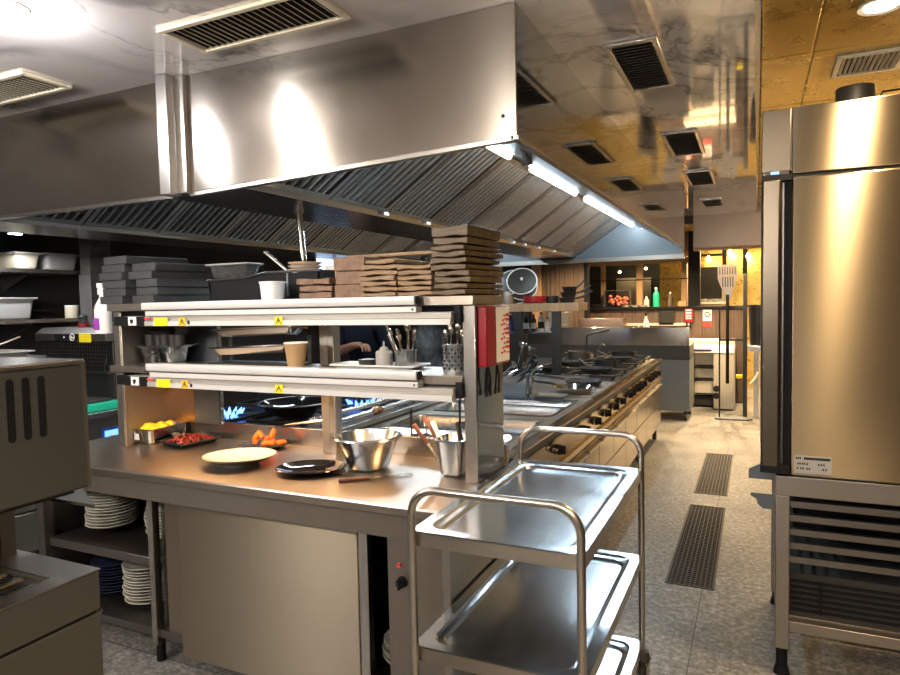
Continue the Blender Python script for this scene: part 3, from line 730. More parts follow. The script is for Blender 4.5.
# utensil tub by the post
ux,uy = -1.075,2.315
t = thing('utensil_tub', 'tapered steel tub holding knives and tongs at the foot of the gantry post', 'tub', (ux,uy,WZ))
MB().pan(ux-.065,ux+.065,uy-.075,uy+.075,WZ+.148,.146,.008,rad=.028,slope=.012).build('body', M['tray'], t)
random.seed(11)
for i,(px,py,tx,ty,l,mt,nm,cat,lab) in enumerate((
    (-.03,-.02,-.26,-.05,.20,'handlewood','kitchen_knife','knife','knife with a dark red wooden handle leaning leftmost in the steel tub'),
    (-.02,.02,-.22,.10,.19,'black','carving_fork','fork','fork with a black handle leaning in the steel tub'),
    (-.03,.045,-.28,.10,.22,'handlewood','bread_knife','knife','brown handled knife sticking out farthest from the steel tub'),
    (.0,-.01,-.18,.02,.19,'white','slicing_knife','knife','knife with a white bolster in the middle of the steel tub'),
    (.03,.03,-.1,.12,.17,'black','tongs','tongs','dark tongs standing rearmost in the steel tub'))):
    k = thing(nm, lab, cat, (ux+px,uy+py,WZ+.02))
    d = Vector((tx*1.3,ty,.46)).normalized(); b0 = Vector((ux+px,uy+py,WZ+.02))
    mb = MB(); mb.tube([b0, b0+d*(l*.62)],[.006,.0075],8); mb.build('blade', M['steel'], k)
    mb = MB(); mb.tube([b0+d*(l*.6), b0+d*(l*.7), b0+d*(l*.9), b0+d*(l*1.08), b0+d*(l*1.1)],[.006,.010,.009,.011,.006],10); mb.build('handle', M[mt], k)

# ------------------------------------------------------------------ things on the middle shelf of the gantry
MZ = SM+.0005
t = thing('gastronorm_pan', 'steel pan with a flat lid on the middle gantry shelf', 'pan', (-2.755,2.36,MZ))
MB().pan(-2.81,-2.57,2.29,2.44,MZ+.086,.085,.010,rad=.03,slope=.010).build('body', M['tray'], t)
MB().box(-2.815,-2.55,2.285,2.445,MZ+.0865,MZ+.0905).build('lid', M['steel'], t, bevel=.001)
cupm = None
for i,x in enumerate((-2.78,-2.73,-2.68,-2.63,-2.585)):
    if cupm is None:
        cupm = MB().lathe([(0,.0),(.026,.0),(.028,.05),(.0295,.052),(.0265,.05),(.025,.004),(0,.004)],(0,0,0),20).build('sauce_cup', M['gunmetal']); o = cupm
        tag(o,'black sauce cup in the row on the flat pan lid','cup','cups on the pan lid')
    else: o = cupm.copy(); COL.objects.link(o)
    o.location = (x,2.36+.012*(i%2),MZ+.091)
t = MB().lathe([(0,0),(.055,.0),(.066,.018),(.05,.042),(.02,.050),(0,.051)],(0,0,0),20,1,.7).build('cloth_bundle', M['clothdark']); tag(t,'dark folded cloth lying over the black sauce cups','cloth'); place(t,(-2.70,2.365,MZ+.1435),(0,0,.3))
t = thing('pepper_mill','small dark shaker standing on the shelf before the lidded pan','shaker',(-2.665,2.275,MZ))
MB().lathe([(0,0),(.02,0),(.018,.04),(.012,.05),(.016,.058),(.015,.066),(0,.072)],(-2.665,2.275,MZ),16).build('body', M['gunmetal'], t)
# two tilted trays
for i,(z,dx,lab) in enumerate(((MZ+.020,-.01,'lower of the two tilted shiny trays behind the gantry shelf'),(MZ+.105,.015,'upper of the two tilted shiny trays behind the gantry shelf'))):
    tm = T(-2.13+dx,2.40,z+.03,rz=.10,ry=-.035,rx=-.10)
    MB_ = MB().pan(-.22,.22,-.07,.08,.035,.035,.012,rad=.02,slope=.012,M=tm)
    o = MB_.build('steel_tray', M['pol']); tag(o, lab, 'tray', 'tilted trays on the gantry')
o = MB().box(-2.38,-1.88,2.34,2.45,MZ,MZ+.008).box(-2.38,-2.36,2.484,2.492,MZ,MZ+.13).box(-1.90,-1.88,2.484,2.492,MZ,MZ+.13).box(-2.38,-1.88,2.45,2.492,MZ,MZ+.008).build('tray_stand', M['gunmetal']); tag(o,'low dark stand carrying the tilted shiny trays','stand')
t = thing('paper_cup','tan paper cup with a white rim on the middle gantry shelf','cup',(-1.83,2.31,MZ))
MB().lathe([(0,.004),(.034,.004),(.034,0),(.036,0),(.050,.108),(.048,.108),(.034,.006),(0,.006)],(-1.83,2.31,MZ),28).build('wall', M['kraft'], t)
MB().lathe([(.0495,.106),(.0525,.110),(.0495,.113),(.047,.110)],(-1.83,2.31,MZ),28).build('rim', M['white'], t)
# white tray with bits
t = MB().pan(-1.67,-1.25,2.32,2.48,MZ+.018,.016,.01,rad=.02,slope=.006).build('plastic_tray', M['white']); tag(t,'white plastic tray of small things on the middle gantry shelf','tray')
t = thing('squeeze_bottle','pale translucent squeeze bottle standing in the white tray','bottle',(-1.43,2.39,MZ+.002))
MB().lathe([(0,0),(.034,0),(.036,.004),(.036,.065),(.030,.073),(0,.074)],(-1.43,2.39,MZ+.002),20).build('body', M['milky'], t)
MB().lathe([(0,.074),(.020,.074),(.018,.084),(.005,.092),(.003,.112),(0,.113)],(-1.43,2.39,MZ+.002),16).build('nozzle', M['milky'], t)
t = MB().lathe([(0,0),(.034,0),(.040,.034),(.037,.034),(.031,.004),(0,.004)],(0,0,0),20).build('salt_bowl', M['gunmetal']); tag(t,'small dark bowl of red relish in the white tray','bowl'); place(t,(-1.52,2.40,MZ+.002))
t = MB().lathe([(0,0),(.033,0),(.028,.010),(0,.014)],(0,0,0),16).build('red_relish', M['redc']); tag(t,'red relish filling the small dark bowl','relish'); place(t,(-1.52,2.40,MZ+.0255))
t = thing('utensil_jar','steel jar crammed with spoons and tweezers behind the squeeze bottle','jar',(-1.33,2.40,MZ+.002))
MB().lathe([(0,.0),(.044,.0),(.046,.075),(.048,.076),(.044,.075),(.042,.004),(0,.004)],(-1.33,2.40,MZ+.002),22).build('body', M['tray'], t)
random.seed(5); 
for i in range(9):
    a = i*.7; sx,sy = math.cos(a)*.022, math.sin(a)*.022
    b0 = Vector((-1.33+sx,2.40+sy,MZ+.01)); tp = Vector((-1.33+sx*2.6-.02,2.40+sy*2.0,MZ+.115+.02*(i%3)))
    mb = MB(); mb.tube([b0,tp],[.003,.0035],6); d=(tp-b0).normalized()
    mb.lathe([(0,0),(.010,.004),(.014,.02),(.009,.034),(0,.038)],(0,0,0),10,1,.35,M=Matrix.Translation(tp) @ d.to_track_quat('Z','Y').to_matrix().to_4x4())
    o = mb.build('spoon', M['pol']); tag(o,'steel spoon standing in the crammed utensil jar','spoon','spoons in the jar')
t = thing('perforated_holder','tall perforated steel cutlery holder beside the gantry post','holder',(-1.075,2.33,MZ))
mb = MB(); mb.lathe([(0,.0),(.045,.0),(.047,.105),(.049,.107),(.045,.105),(.043,.004),(0,.004)],(-1.075,2.33,MZ),24); mb.build('body', M['tray'], t)
mb = MB()
for k in range(6):
    for j in range(12):
        a = 2*PI*(j+.5*(k%2))/12; c = Vector((-1.075,2.33,MZ+.016+k*.015)); q = Vector((math.cos(a),math.sin(a),0))
        mb.cyl(c+q*.0455,c+q*.0472,.004,n=6)
mb.build('holes', M['black'], t)
for i in range(8):
    a = i*.8; sx,sy = math.cos(a)*.024, math.sin(a)*.024
    b0 = Vector((-1.075+sx,2.33+sy,MZ+.01)); tp = Vector((-1.075+sx*1.5,2.33+sy*1.5,MZ+.122+.012*(i%4)))
    mb = MB(); mb.tube([b0,tp],[.003,.004],6)
    mb.lathe([(0,0),(.009,.003),(.012,.018),(.008,.030),(0,.034)],(0,0,0),10,1,.4,M=Matrix.Translation(tp))
    o = mb.build('spoon', M['pol']); tag(o,'steel spoon standing in the perforated cutlery holder','spoon','spoons in the holder')
# ------------------------------------------------------------------ things on the top shelf
TZ = ST+.0003
# dark slate slabs in two crossing stacks
h = .0385
def slab(x,y,z,w,d,hh,rz,label,group,mat='slate',name='slate_slab'):
    o = MB().box(-w/2,w/2,-d/2,d/2,0,hh-.0006).build(name, M[mat], bevel=.003); tag(o,label,'board',group); place(o,(x,y,z),(0,0,rz)); return o
for i in range(6):
    slab(-2.835+.008*((i*7)%3-1)+(0 if i<5 else .015), 2.385+.006*((i*5)%3-1), TZ+i*h, .18,.35, h, -.06+.03*((i*3)%3-1), f'dark grey slab in the stack by the gantry end, {ordn(i,6)}', 'slabs of the end stack')
for i in range(5):
    slab(-2.615+.010*((i*7)%3-1)-(.025 if i>2 else 0), 2.40+.008*((i*5)%3-1), TZ+i*h, .15 if i<3 else .17,.38 if i<3 else .36, h, -.04+.03*((i*3)%3-1), f'dark grey slab in the stack beside the black crate, {ordn(i,5)}', 'slabs of the crate side stack')
# black crate with things on it
t = thing('storage_crate','black plastic storage crate with a dipped front on the gantry top','crate',(-2.02,2.42,TZ))
mb = MB(); mb.prism([(-2.36,TZ),(-1.74,TZ),(-1.72,TZ+.13),(-2.02,TZ+.13),(-2.16,TZ+.105),(-2.38,TZ+.10)],'y',2.36,2.364)
mb.prism([(-2.36,TZ),(-1.74,TZ),(-1.72,TZ+.13),(-2.38,TZ+.13)],'y',2.494,2.498)
mb.box(-2.372,-2.362,2.36,2.498,TZ,TZ+.11); mb.box(-1.738,-1.728,2.36,2.498,TZ,TZ+.13); mb.box(-2.36,-1.74,2.36,2.498,TZ,TZ+.006)
mb.build('body', M['black'], t)
mb = MB(); mb.box(-2.02,-1.72,2.352,2.362,TZ+.124,TZ+.132); mb.tube([(-2.02,2.357,TZ+.128),(-2.16,2.357,TZ+.106),(-2.38,2.357,TZ+.100)],.005,8); mb.build('rim', M['gunmetal'], t)
MB().box(-1.905,-1.895,2.354,2.36,TZ+.02,TZ+.12).build('rib', M['graypanel'], t)
MB().box(-2.35,-1.75,2.37,2.49,TZ+.007,TZ+.108).build('liner', M['clothdark'], t)
t = thing('food_box','clear lidded food box of pink cooked meat on the black crate','box',(-2.28,2.43,TZ+.109))
MB().pan(-2.40,-2.15,2.375,2.485,TZ+.172,.062,.008,rad=.02,slope=.008).build('body', M['clear'], t)
MB().box(-2.405,-2.145,2.37,2.49,TZ+.173,TZ+.181).build('lid', M['milky'], t, bevel=.003)
mb = MB(); random.seed(2)
for i in range(16):
    c = Vector((random.uniform(-2.36,-2.19),random.uniform(2.40,2.46),TZ+.122+random.random()*.022)); mb.lathe([(0,-.009),(.017,-.004),(.019,.003),(0,.010)],c,10)
mb.build('meat_pieces', M['meat'], t)
t = thing('tongs','steel tongs with a holed handle sticking up out of the black crate','tongs',(-2.0,2.42,TZ+.11))
mb = MB(); d0 = Vector((-1.93,2.43,TZ+.115)); d1 = Vector((-2.06,2.40,TZ+.225)); ax = (d1-d0).normalized(); 
for s_ in (-.007,.007):
    mb.tube([d0+Vector((0,s_,0)), d1+Vector((0,s_*.6,0))],[.005,.007],8)
mb.build('arms', M['steel'], t)
MB().cyl(d1+Vector((.004,-.010,-.01)), d1+Vector((.004,-.013,-.01)),.004,n=8).build('hole', M['black'], t)
for i in range(4):
    o = MB().lathe([(0,0),(.055,.0),(.075,.010),(.078,.014),(.05,.009),(0,.008)],(0,0,0),24).build('side_plate', M['bread' if i%2 else 'china']); tag(o, f'small pale plate on the black crate by the steel pole, {ordn(i,4)}','plate','plates on the crate'); place(o,(-1.86,2.435,TZ+.1085+i*.0155))
o = thing('tub','white plastic tub at the front edge of the gantry top','tub',(-1.90,2.255,TZ))
MB().lathe([(0,.002),(.046,.002),(.046,0),(.048,0),(.055,.076),(.053,.076),(.046,.004),(0,.004)],(-1.90,2.255,TZ),28).build('body', M['white'], o)
MB().lathe([(.054,.072),(.058,.074),(.058,.080),(.053,.080)],(-1.90,2.255,TZ),28).build('rim', M['white'], o)
o = MB().box(-.05,.05,-.002,.002,0,.062).build('note_card', M['paper']); tag(o,'small white card propped behind the short stack of reddish boards','card'); place(o,(-1.73,2.478,TZ+.09))
mb = MB()
for k in range(5): mb.prism([(-.03+k*.012,.016),(-.026+k*.012,.026),(-.022+k*.012,.017),(-.020+k*.012,.018),(-.026+k*.012,.030),(-.032+k*.012,.017)],'y',-.003,-.0022)
q = mb.build('scribble', M['ink']); q.parent = o; q.location = (0,0,0)
o = MB().box(-1.80,-1.62,2.462,2.496,TZ,TZ+.0895).build('card_block', M['gunmetal']); tag(o,'dark block standing behind the short stack of reddish boards','block')
# serving boards
def stack(cx,cy,w,d,n,hh,mat,rz,name,desc,group,jit=.006,wav=True,z0=0,hj=None):
    z = TZ+z0
    for i in range(n):
        a = hh if hj is None else hj[i]
        ww = w*random.uniform(.96,1.03); mb = MB()
        if wav:
            bot = [(-ww/2+ww*k/8, .0022*math.sin(k*1.1+i)+.0022) for k in range(9)]; top = [(x, a-.0005-.0022*(1-math.sin(x*38+i*2))) for x,_ in reversed(bot)]
            mb.prism(bot+top,'y',-d/2,d/2)
        else: mb.box(-ww/2,ww/2,-d/2,d/2,0,a-.0006)
        o = mb.build(name, M[mat], bevel=.003); tag(o, f'{desc}, {ordn(i,n)}', 'board', group)
        place(o,(cx+random.uniform(-jit,jit), cy+random.uniform(-jit,jit), z),(0,0,rz+random.uniform(-.05,.05))); z += a
    return z
random.seed(21)
stack(-1.665,2.34,.17,.21,3,.029,'wood',.0,'serving_board','reddish board in the short stack next to the black crate','boards of the short stack')
stack(-1.475,2.345,.15,.24,3,.055,'wood',-.05,'wooden_box','brown wooden tray in the stack of three thick ones','thick wooden trays',wav=False)
stack(-1.345,2.33,.165,.23,7,.0215,'wood2',.0,'serving_board','toast brown board in the taller of the two wavy stacks','boards of the taller wavy stack')
stack(-1.190,2.33,.145,.23,6,.0205,'wood2',.04,'serving_board','toast brown board in the wavy stack against the big dark stack','boards of the lower wavy stack')
mb = MB(); pts = [(-.22,-.03),(.20,-.03)]+[(.20+.04*math.cos(a),-.0+.03*math.sin(a)) for a in [-1.2,-.8,-.4,0,.4,.8,1.2]]+[(.20,.03),(-.22,.03)]
mb.prism(pts,'z',0,.014); o = mb.build('long_board', M['wood2'], bevel=.003); tag(o,'long pale wooden board with a rounded end lying across the board stacks','board'); place(o,(-1.34,2.36,TZ+.1665),(0,.0,-.05))
stack(-1.015,2.345,.15,.29,10,.0265,'wood3',-.10,'oiled_board','old dark oiled board in the tallest stack over the red box','boards of the tallest stack',.007,True,0,[.0235]*8+[.028,.040])
# ================================================================== SERVICE TROLLEY
tr = thing('service_trolley','three tier stainless steel service trolley with tubular handles standing in the aisle','trolley',(-.67,2.16,0))
x0,x1,y0,y1 = -.93,-.41,1.68,2.64
for k,zt in enumerate((.905,.555,.205)):
    sh = MB().pan(x0,x1,y0,y1,zt,.022,.035,rad=.05,slope=.02,flange_drop=.004).build('shelf_tray', M['tray'], tr, bevel=0)
    mb = MB(); mb.box(x0,x1,y0,y0+.0025,zt-.045,zt-.001); mb.box(x0,x1,y1-.0025,y1,zt-.045,zt-.001); mb.box(x0,x0+.0025,y0,y1,zt-.045,zt-.001); mb.box(x1-.0025,x1,y0,y1,zt-.045,zt-.001)
    mb.build('skirt', M['tube'], sh)
def arc(cx,cz,r,a0,a1,y,n=7): return [(cx+r*math.cos(a0+(a1-a0)*i/n), y, cz+r*math.sin(a0+(a1-a0)*i/n)) for i in range(n+1)]
for y in (y0-.014, y1+.014):
    hz = 1.035; rr = .075; xa, xb = x0+.012, x1-.004
    path = [(xa,y,.11),(xa,y,.5),(xa,y,hz-rr)] + arc(xa+rr,hz-rr,rr,PI,PI/2,y)[1:] + arc(xb-rr,hz-rr,rr,PI/2,0,y) + [(xb,y,.5),(xb,y,.11)]
    MB().tube(path,.0125,16).build('tubular_handle', M['tube'], tr)
    for x in (xa,xb):
        mb = MB(); mb.cyl((x,y,.125),(x,y,.155),.034,.026,18); mb.cyl((x,y,.10),(x,y,.125),.018,n=12)
        c = mb.build('castor', M['gunmetal'], tr)
        mb = MB(); mb.box(x-.024,x-.019,y-.01,y+.05,.045,.11); mb.box(x+.019,x+.024,y-.01,y+.05,.045,.11); mb.box(x-.024,x+.024,y-.01,y+.04,.10,.108); mb.build('fork', M['steel'], c)
        mb = MB(); W = T(x,y+.03,.0525) @ Matrix.Rotation(PI/2,4,'Y'); mb.lathe([(0,-.014),(.036,-.014),(.050,-.010),(.052,0),(.050,.010),(.036,.014),(0,.014)],(0,0,0),24,M=W); mb.build('wheel', M['rubber'], c)
        mb = MB(); mb.lathe([(0,-.0150),(.022,-.0148),(.022,.0148),(0,.015)],(0,0,0),16,M=W); mb.build('hub', M['milky'], c)

# ================================================================== UPRIGHT CABINET ON ITS STAND
fr = thing('blast_cabinet','tall brushed steel refrigerated cabinet with a long bar handle at the aisle edge','fridge',(.45,3.3,.82))
FY = 2.97
MB().box(.02,.93,FY+.03,3.75,.845,2.32).build('body', M['dsteel'], fr, bevel=.003)
MB().box(.018,.122,FY,FY+.03,2.075,2.32).build('side_fascia', M['darkbrush'], fr, bevel=.002)
MB().box(.126,.93,FY,FY+.03,2.062,2.322).build('top_fascia', M['steelv'], fr, bevel=.003)
MB().box(.127,.93,FY-.015,FY+.025,.850,2.046).build('door', M['steelv'], fr, bevel=.006)
MB().box(.127,.93,FY+.005,FY+.03,2.046,2.062).build('door_seal', M['black'], fr)
MB().box(.100,.127,FY+.012,FY+.03,.845,2.075).build('hinge_channel', M['black'], fr)
h_ = MB().prism([(.018,FY-.03),(.022,FY-.045),(.080,FY-.045),(.090,FY-.03),(.090,FY+.03),(.018,FY+.03)],'z',.885,2.035).build('bar_handle', M['darkbrush'], fr, bevel=.003)
MB().box(.016,.124,FY-.047,FY+.03,.860,.885).build('handle_cap', M['black'], h_)
MB().box(.016,.124,FY-.030,FY+.03,2.035,2.058).build('handle_cap', M['black'], h_)
dp = MB().box(.030,.115,FY-.004,FY+.02,2.060,2.078).build('glint_strip', M['gunmetal'], fr)
MB().box(.050,.080,FY-.0055,FY-.004,2.064,2.074).build('display', M['display'], dp)  # small glow standing in for the reflection of a blue LED
# rating plate, bottom corner of the door
rp = MB().box(.140,.272,FY-.0165,FY-.015,.862,.935).build('rating_plate', M['alu2'], fr)
mb = MB(); mb.box(.175,.268,FY-.0172,FY-.0165,.918,.928); mb.build('black_bar', M['ink'], rp)
mb = MB(); random.seed(4)
for (z,xs) in ((.919,(.146,.153,.160)),(.897,(.152,.159,.168,.176,.185)),(.897,(.225,.234,.243)),(.878,(.150,.162,.170,.184,.192)),(.878,(.240,.250))):
    for x in xs: mb.box(x,x+.0055,FY-.0172,FY-.0165,z,z+.008)
mb.build('print', M['ink'], rp)
# stand
sd = thing('cabinet_stand','steel stand with tray runners under the tall refrigerated cabinet','stand',(.5,3.3,0))
for x in (.075,.86):
    for y in (FY-.005,3.65):
        l = MB().box(x,x+.052,y,y+.052,.115,.76).build('leg', M['brownsteel'], sd, bevel=.003)
        mb = MB(); mb.cyl((x+.026,y+.026,.03),(x+.026,y+.026,.116),.022,n=16); mb.cyl((x+.026,y+.026,0),(x+.026,y+.026,.032),.032,.026,16); mb.build('foot', M['black'], l)
MB().box(.075,.912,FY-.005,3.70,.76,.842).build('top_rail', M['brownsteel'], sd, bevel=.003)
mb = MB(); mb.box(.127,.86,FY,FY+.05,.19,.235); mb.box(.127,.86,3.65,3.70,.19,.235); mb.box(.08,.122,FY+.047,3.65,.19,.235); mb.box(.865,.91,FY+.047,3.65,.19,.235); mb.build('bottom_rail', M['brownsteel'], sd, bevel=.002)
for k in range(5):
    z = .705-k*.058
    mb = MB(); mb.box(.128,.86,FY+.03,FY+.055,z,z+.026); mb.box(.135,.145,FY+.055,3.65,z,z+.006)
    mb.build('tray_runner', M['dsteel'], sd)
MB().box(.128,.86,3.60,3.64,.235,.76).build('back_panel', M['black'], sd)
mb = MB(); mb.box(.128,.860,FY+.06,3.58,.236,.42); mb.build('condenser_box', M['gunmetal'], sd)
mb = MB()
for k in range(6): mb.box(.135,.855,FY+.050,FY+.06,.262+k*.024,.272+k*.024)
for x in (.24,.245): mb.box(x,x+.004,FY+.046,FY+.05,.26,.40)
mb.build('grille', M['black'], sd)
for z,p in ((.71,[(-.03,.055),(-.028,.065),(.01,.088),(.072,.088),(.072,.02),(-.03,.02)]),(.60,[(-.022,.05),(-.02,.062),(.072,.062),(.072,-.008),(.03,-.008),(.008,.012),(.004,.035)])):
    MB().prism([(a,z+b) for a,b in p],'y',FY+.35,FY+.356).build('tray_bracket', M['graypanel'], sd)
MB().box(.060,.072,FY+.045,FY+.07,.33,.72).build('side_rod', M['dsteel'], sd)
du = thing('duct_spigot','short black duct collar on top of the tall steel cabinet','duct',(.36,3.2,2.322))
MB().lathe([(.060,0),(.066,0),(.068,.085),(.064,.092),(.058,.085),(.056,.0)],(.36,3.15,2.322),28,1.05,.8).build('collar', M['gunmetal'], du)
MB().lathe([(0,.05),(.057,.05)],(.36,3.15,2.322),28,1.05,.8).build('damper', M['black'], du)
mb = MB(); mb.tube([(.43,3.16,2.335),(.455,3.16,2.385),(.60,3.17,2.39),(.9,3.18,2.36)],.004,6); mb.build('cable', M['black'], du)

# ================================================================== SALAMANDER GRILL, near left
sg = thing('salamander_grill','olive steel salamander grill with a slotted lifting head over its grate','grill',(-1.45,.45,.83))
SX = -1.17; SY = .835
hd = MB(); hd.box(-1.72,SX,.15,SY,1.237,1.476); o_h = hd.build('lifting_head', M['olive'], sg, bevel=.004)
MB().box(-1.725,SX+.003,.147,SY+.003,1.476,1.486).build('head_top', M['steel'], o_h, bevel=.003)
MB().box(SX-.004,SX+.003,SY-.004,SY+.003,1.237,1.476).build('corner_edge', M['brownsteel'], o_h)
for k in range(12):
    y = .752-k*.0275; mb = MB(); P_ = []
    for i in range(9): a = PI*i/8; P_.append((y+.0068*math.cos(a), 1.456+.0068*math.sin(a)))
    for i in range(9): a = PI+PI*i/8; P_.append((y+.0068*math.cos(a), 1.358+.0068*math.sin(a)))
    mb.prism(P_,'x',SX-.002,SX+.0006); mb.build('vent_slot', M['black'], o_h)
mb = MB(); mb.box(-1.70,SX-.03,.17,SY-.01,1.225,1.237); mb.build('burner_plate', M['gunmetal'], o_h)
mb = MB(); mb.prism([(-1.147,.828),(-1.50,.828),(-1.50,.95),(-1.29,.905)],'z',1.200,1.206); mb.build('drip_flange', M['olive'], sg)
mb = MB(); mb.box(-1.70,-1.60,.25,.75,1.06,1.23); mb.build('lift_column', M['dsteel'], sg)
mb = MB(); mb.box(-1.43,-1.40,.80,.83,1.05,1.24); mb.build('flange_stay', M['dsteel'], sg)
# base with its grate well
b0 = MB(); b0.box(-1.75,SX-.05,.10,SY-.06,.80,1.045); 
b0.box(SX-.05,SX,.10,SY+.012,.99,1.068); b0.box(-1.75,SX-.05,SY-.06,SY+.012,.99,1.068); b0.box(-1.75,-1.60,.10,SY-.06,1.045,1.068)
o_b = b0.build('base', M['olive'], sg, bevel=.002)
MB().box(-1.752,SX+.0015,SY-.055,SY+.0135,1.0682,1.0712).box(SX-.045,SX+.0015,.10,SY-.055,1.0682,1.0712).build('base_rim', M['brownsteel'], o_b)
MB().box(-1.74,SX-.004,.10,SY+.006,.984,.99).build('shadow_gap', M['black'], o_b)
MB().box(-1.75,SX,.10,SY+.012,.62,.984).build('lower_body', M['olive'], o_b, bevel=.002)
MB().cyl((SX-.006,SY+.0125,.985),(SX-.006,SY+.016,.985),.005,n=10).build('screw', M['pol'], o_b)
mb = MB(); mb.box(-1.60,SX-.05,.10,SY-.06,1.045,1.060)
mb.build('grate_plate', M['dsteel'], o_b)
mb = MB()
for k in range(7):
    x = SX-.075-k*.052; P_ = []
    for i in range(9): a = PI*i/8; P_.append((x+.015*math.cos(a), .745+.015*math.sin(a)))
    P_ += [(x-.015,.14),(x+.015,.14)]
    mb.prism(P_,'z',1.0598,1.0606)
mb.build('grate_slots', M['black'], o_b)
mb = MB()
for k in range(8):
    x = SX-.049-k*.052; mb.tube([(x,.12,1.066),(x,SY-.075,1.066)],.006,10)
mb.build('grate', M['steel'], o_b)
wt = thing('side_bench','low dark steel bench carrying the salamander grill','bench',(-1.5,.4,0))
MB().box(-1.95,-1.16,-.2,SY+.02,.58,.62).build('bench_top', M['dsteel'], wt)
for x in (-1.92,-1.21):
    for y in (-.17,SY-.03): MB().box(x,x+.04,y,y+.04,0,.58).build('leg', M['dsteel'], wt)
# ================================================================== COOKING LINE ALONG THE AISLE
RX = -.95; RB = -1.95
def knob(parent, y, z, x=-.962, r=.026, mat='black'):
    mb = MB(); mb.cyl((x,y,z),(x+.012,y,z),r*1.15,r*1.05,18); mb.cyl((x+.012,y,z),(x+.032,y,z),r*.8,r*.7,18); mb.box(x+.012,x+.040,y-.006,y+.006,z-r*.9,z+r*.9)
    return mb.build('knob', M[mat], parent)
def module(name, label, y0, y1, well, knobs, doors, group='cooking modules along the aisle', cat='cooker'):
    t = thing(name, label, cat, (-1.45,(y0+y1)/2,0), group)
    ya, yb = y0+.002, y1-.002
    MB().box(RB,-1.0,ya,yb,.13,.72).build('body', M['dsteel'], t)
    mb = MB()
    w0, w1, wy0, wy1 = well
    if w0 is None: mb.box(RB,-1.0,ya,yb,.72,.894)
    else:
        mb.box(RB,w0,ya,yb,.72,.894); mb.box(w1,-1.0,ya,yb,.72,.894); mb.box(w0,w1,ya,wy0,.72,.894); mb.box(w0,w1,wy1,yb,.72,.894)
    mb.build('top', M['steelx'], t)
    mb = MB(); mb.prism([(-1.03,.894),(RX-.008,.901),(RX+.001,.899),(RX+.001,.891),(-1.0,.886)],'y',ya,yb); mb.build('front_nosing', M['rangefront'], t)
    mb = MB(); mb.prism([(-1.0,.887),(RX,.891),(RX-.006,.856),(RX-.012,.848),(-1.0,.848)],'y',ya,yb); mb.build('nosing_shade', M['gunmetal'], t)  # dark band painted for the shade on the nosing face
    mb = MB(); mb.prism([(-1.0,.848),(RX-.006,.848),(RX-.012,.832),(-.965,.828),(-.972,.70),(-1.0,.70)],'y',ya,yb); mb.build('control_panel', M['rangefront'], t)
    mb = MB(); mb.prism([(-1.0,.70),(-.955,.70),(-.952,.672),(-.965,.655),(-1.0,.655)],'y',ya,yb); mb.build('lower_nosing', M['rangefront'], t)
    for (ky,kz) in knobs: knob(t, ky, kz)
    for i,(a,b) in enumerate(doors):
        d = MB().box(-.985,-.965,a+.004,b-.004,.17,.648).build('door', M['rangefront'], t, bevel=.003)
        MB().prism([(-.965,.600),(-.945,.606),(-.943,.622),(-.965,.630)],'y',a+.03,b-.03).build('handle', M['steel'], d)
        MB().box(-.966,-.9635,a+.02,b-.02,.40,.406).build('groove', M['black'], d)
    for y in (y0+.06,y1-.06):
        for x in (-1.03,-1.88): MB().cyl((x,y,0),(x,y,.13),.024,n=14).build('leg', M['gunmetal'], t)
    return t
m1 = module('pasta_cooker','nearest cooking module with sunken open wells behind the trolley',2.64,3.62,(-1.86,-1.09,2.72,3.56),[(2.95,.775),(3.40,.775)],[(2.64,3.13),(3.13,3.62)])
m2 = module('bain_marie','second cooking module with sunken open wells before the griddle',3.62,4.42,(-1.86,-1.09,3.68,4.36),[(3.98,.775),(4.30,.775)],[(3.62,4.02),(4.02,4.42)])
for (m,ys) in ((m1,((2.82,),(3.28,))),(m2,((3.75,),))):
    for (y,) in ys:
        mb = MB(); mb.tube([(-.985+.025,y,.80),(-.94,y,.80),(-.935,y,.795)],.010,10); mb.build('drain_tap', M['pol'], m)
for i,(a,b,ln) in enumerate(((2.74,3.13,'nearest'),(3.15,3.54,'second'),(3.70,4.01,'third'),(4.03,4.34,'fourth'))):
    o = MB().pan(-1.875,-1.075,a,b,.9005,.13,.016,rad=.04,slope=.012).build('well_pan', M['tray']); tag(o, f'{ln} wide steel pan sunk in the cooking wells counted from the gantry','pan','sunken well pans')
# small pasta baskets hanging in the wells: posts and handles seen above the rim
for x,y,lab in ((-1.60,3.02,'steel pasta basket with an upright handle in the nearest well'),(-1.50,3.42,'steel pasta basket with an upright handle in the second well')):
    t = thing('pasta_basket',lab,'basket',(x,y,.80))
    mb = MB(); mb.lathe([(0,.775),(.05,.775),(.055,.885),(.053,.885),(.048,.778),(0,.778)],(x,y,0),20); mb.build('basket', M['dsteel'], t)
    MB().tube([(x-.05,y,.86),(x-.05,y,1.01),(x-.045,y,1.02)],.007,8).build('handle', M['gunmetal'], t)
m3 = module('griddle','flat plate griddle module with pans lying on it',4.42,5.42,(None,0,0,0),[(4.62,.775),(4.92,.775),(5.2,.775)],[(4.42,4.92),(4.92,5.42)])
mb = MB(); mb.box(-1.88,-1.03,4.48,5.36,.894,.905); mb.build('griddle_plate', M['brownsteel'], m3)
mb = MB(); mb.box(-1.90,-1.88,4.46,5.38,.894,.96); mb.box(-1.88,-1.25,5.36,5.38,.894,.945); mb.build('splash_guard', M['steel'], m3)
m4 = module('gas_range','gas range module with cast iron grates nearer the griddle',5.42,6.52,(None,0,0,0),[(5.55,.775),(5.68,.775),(5.95,.775),(6.10,.775),(6.30,.775)],[(5.42,5.97),(5.97,6.52)])
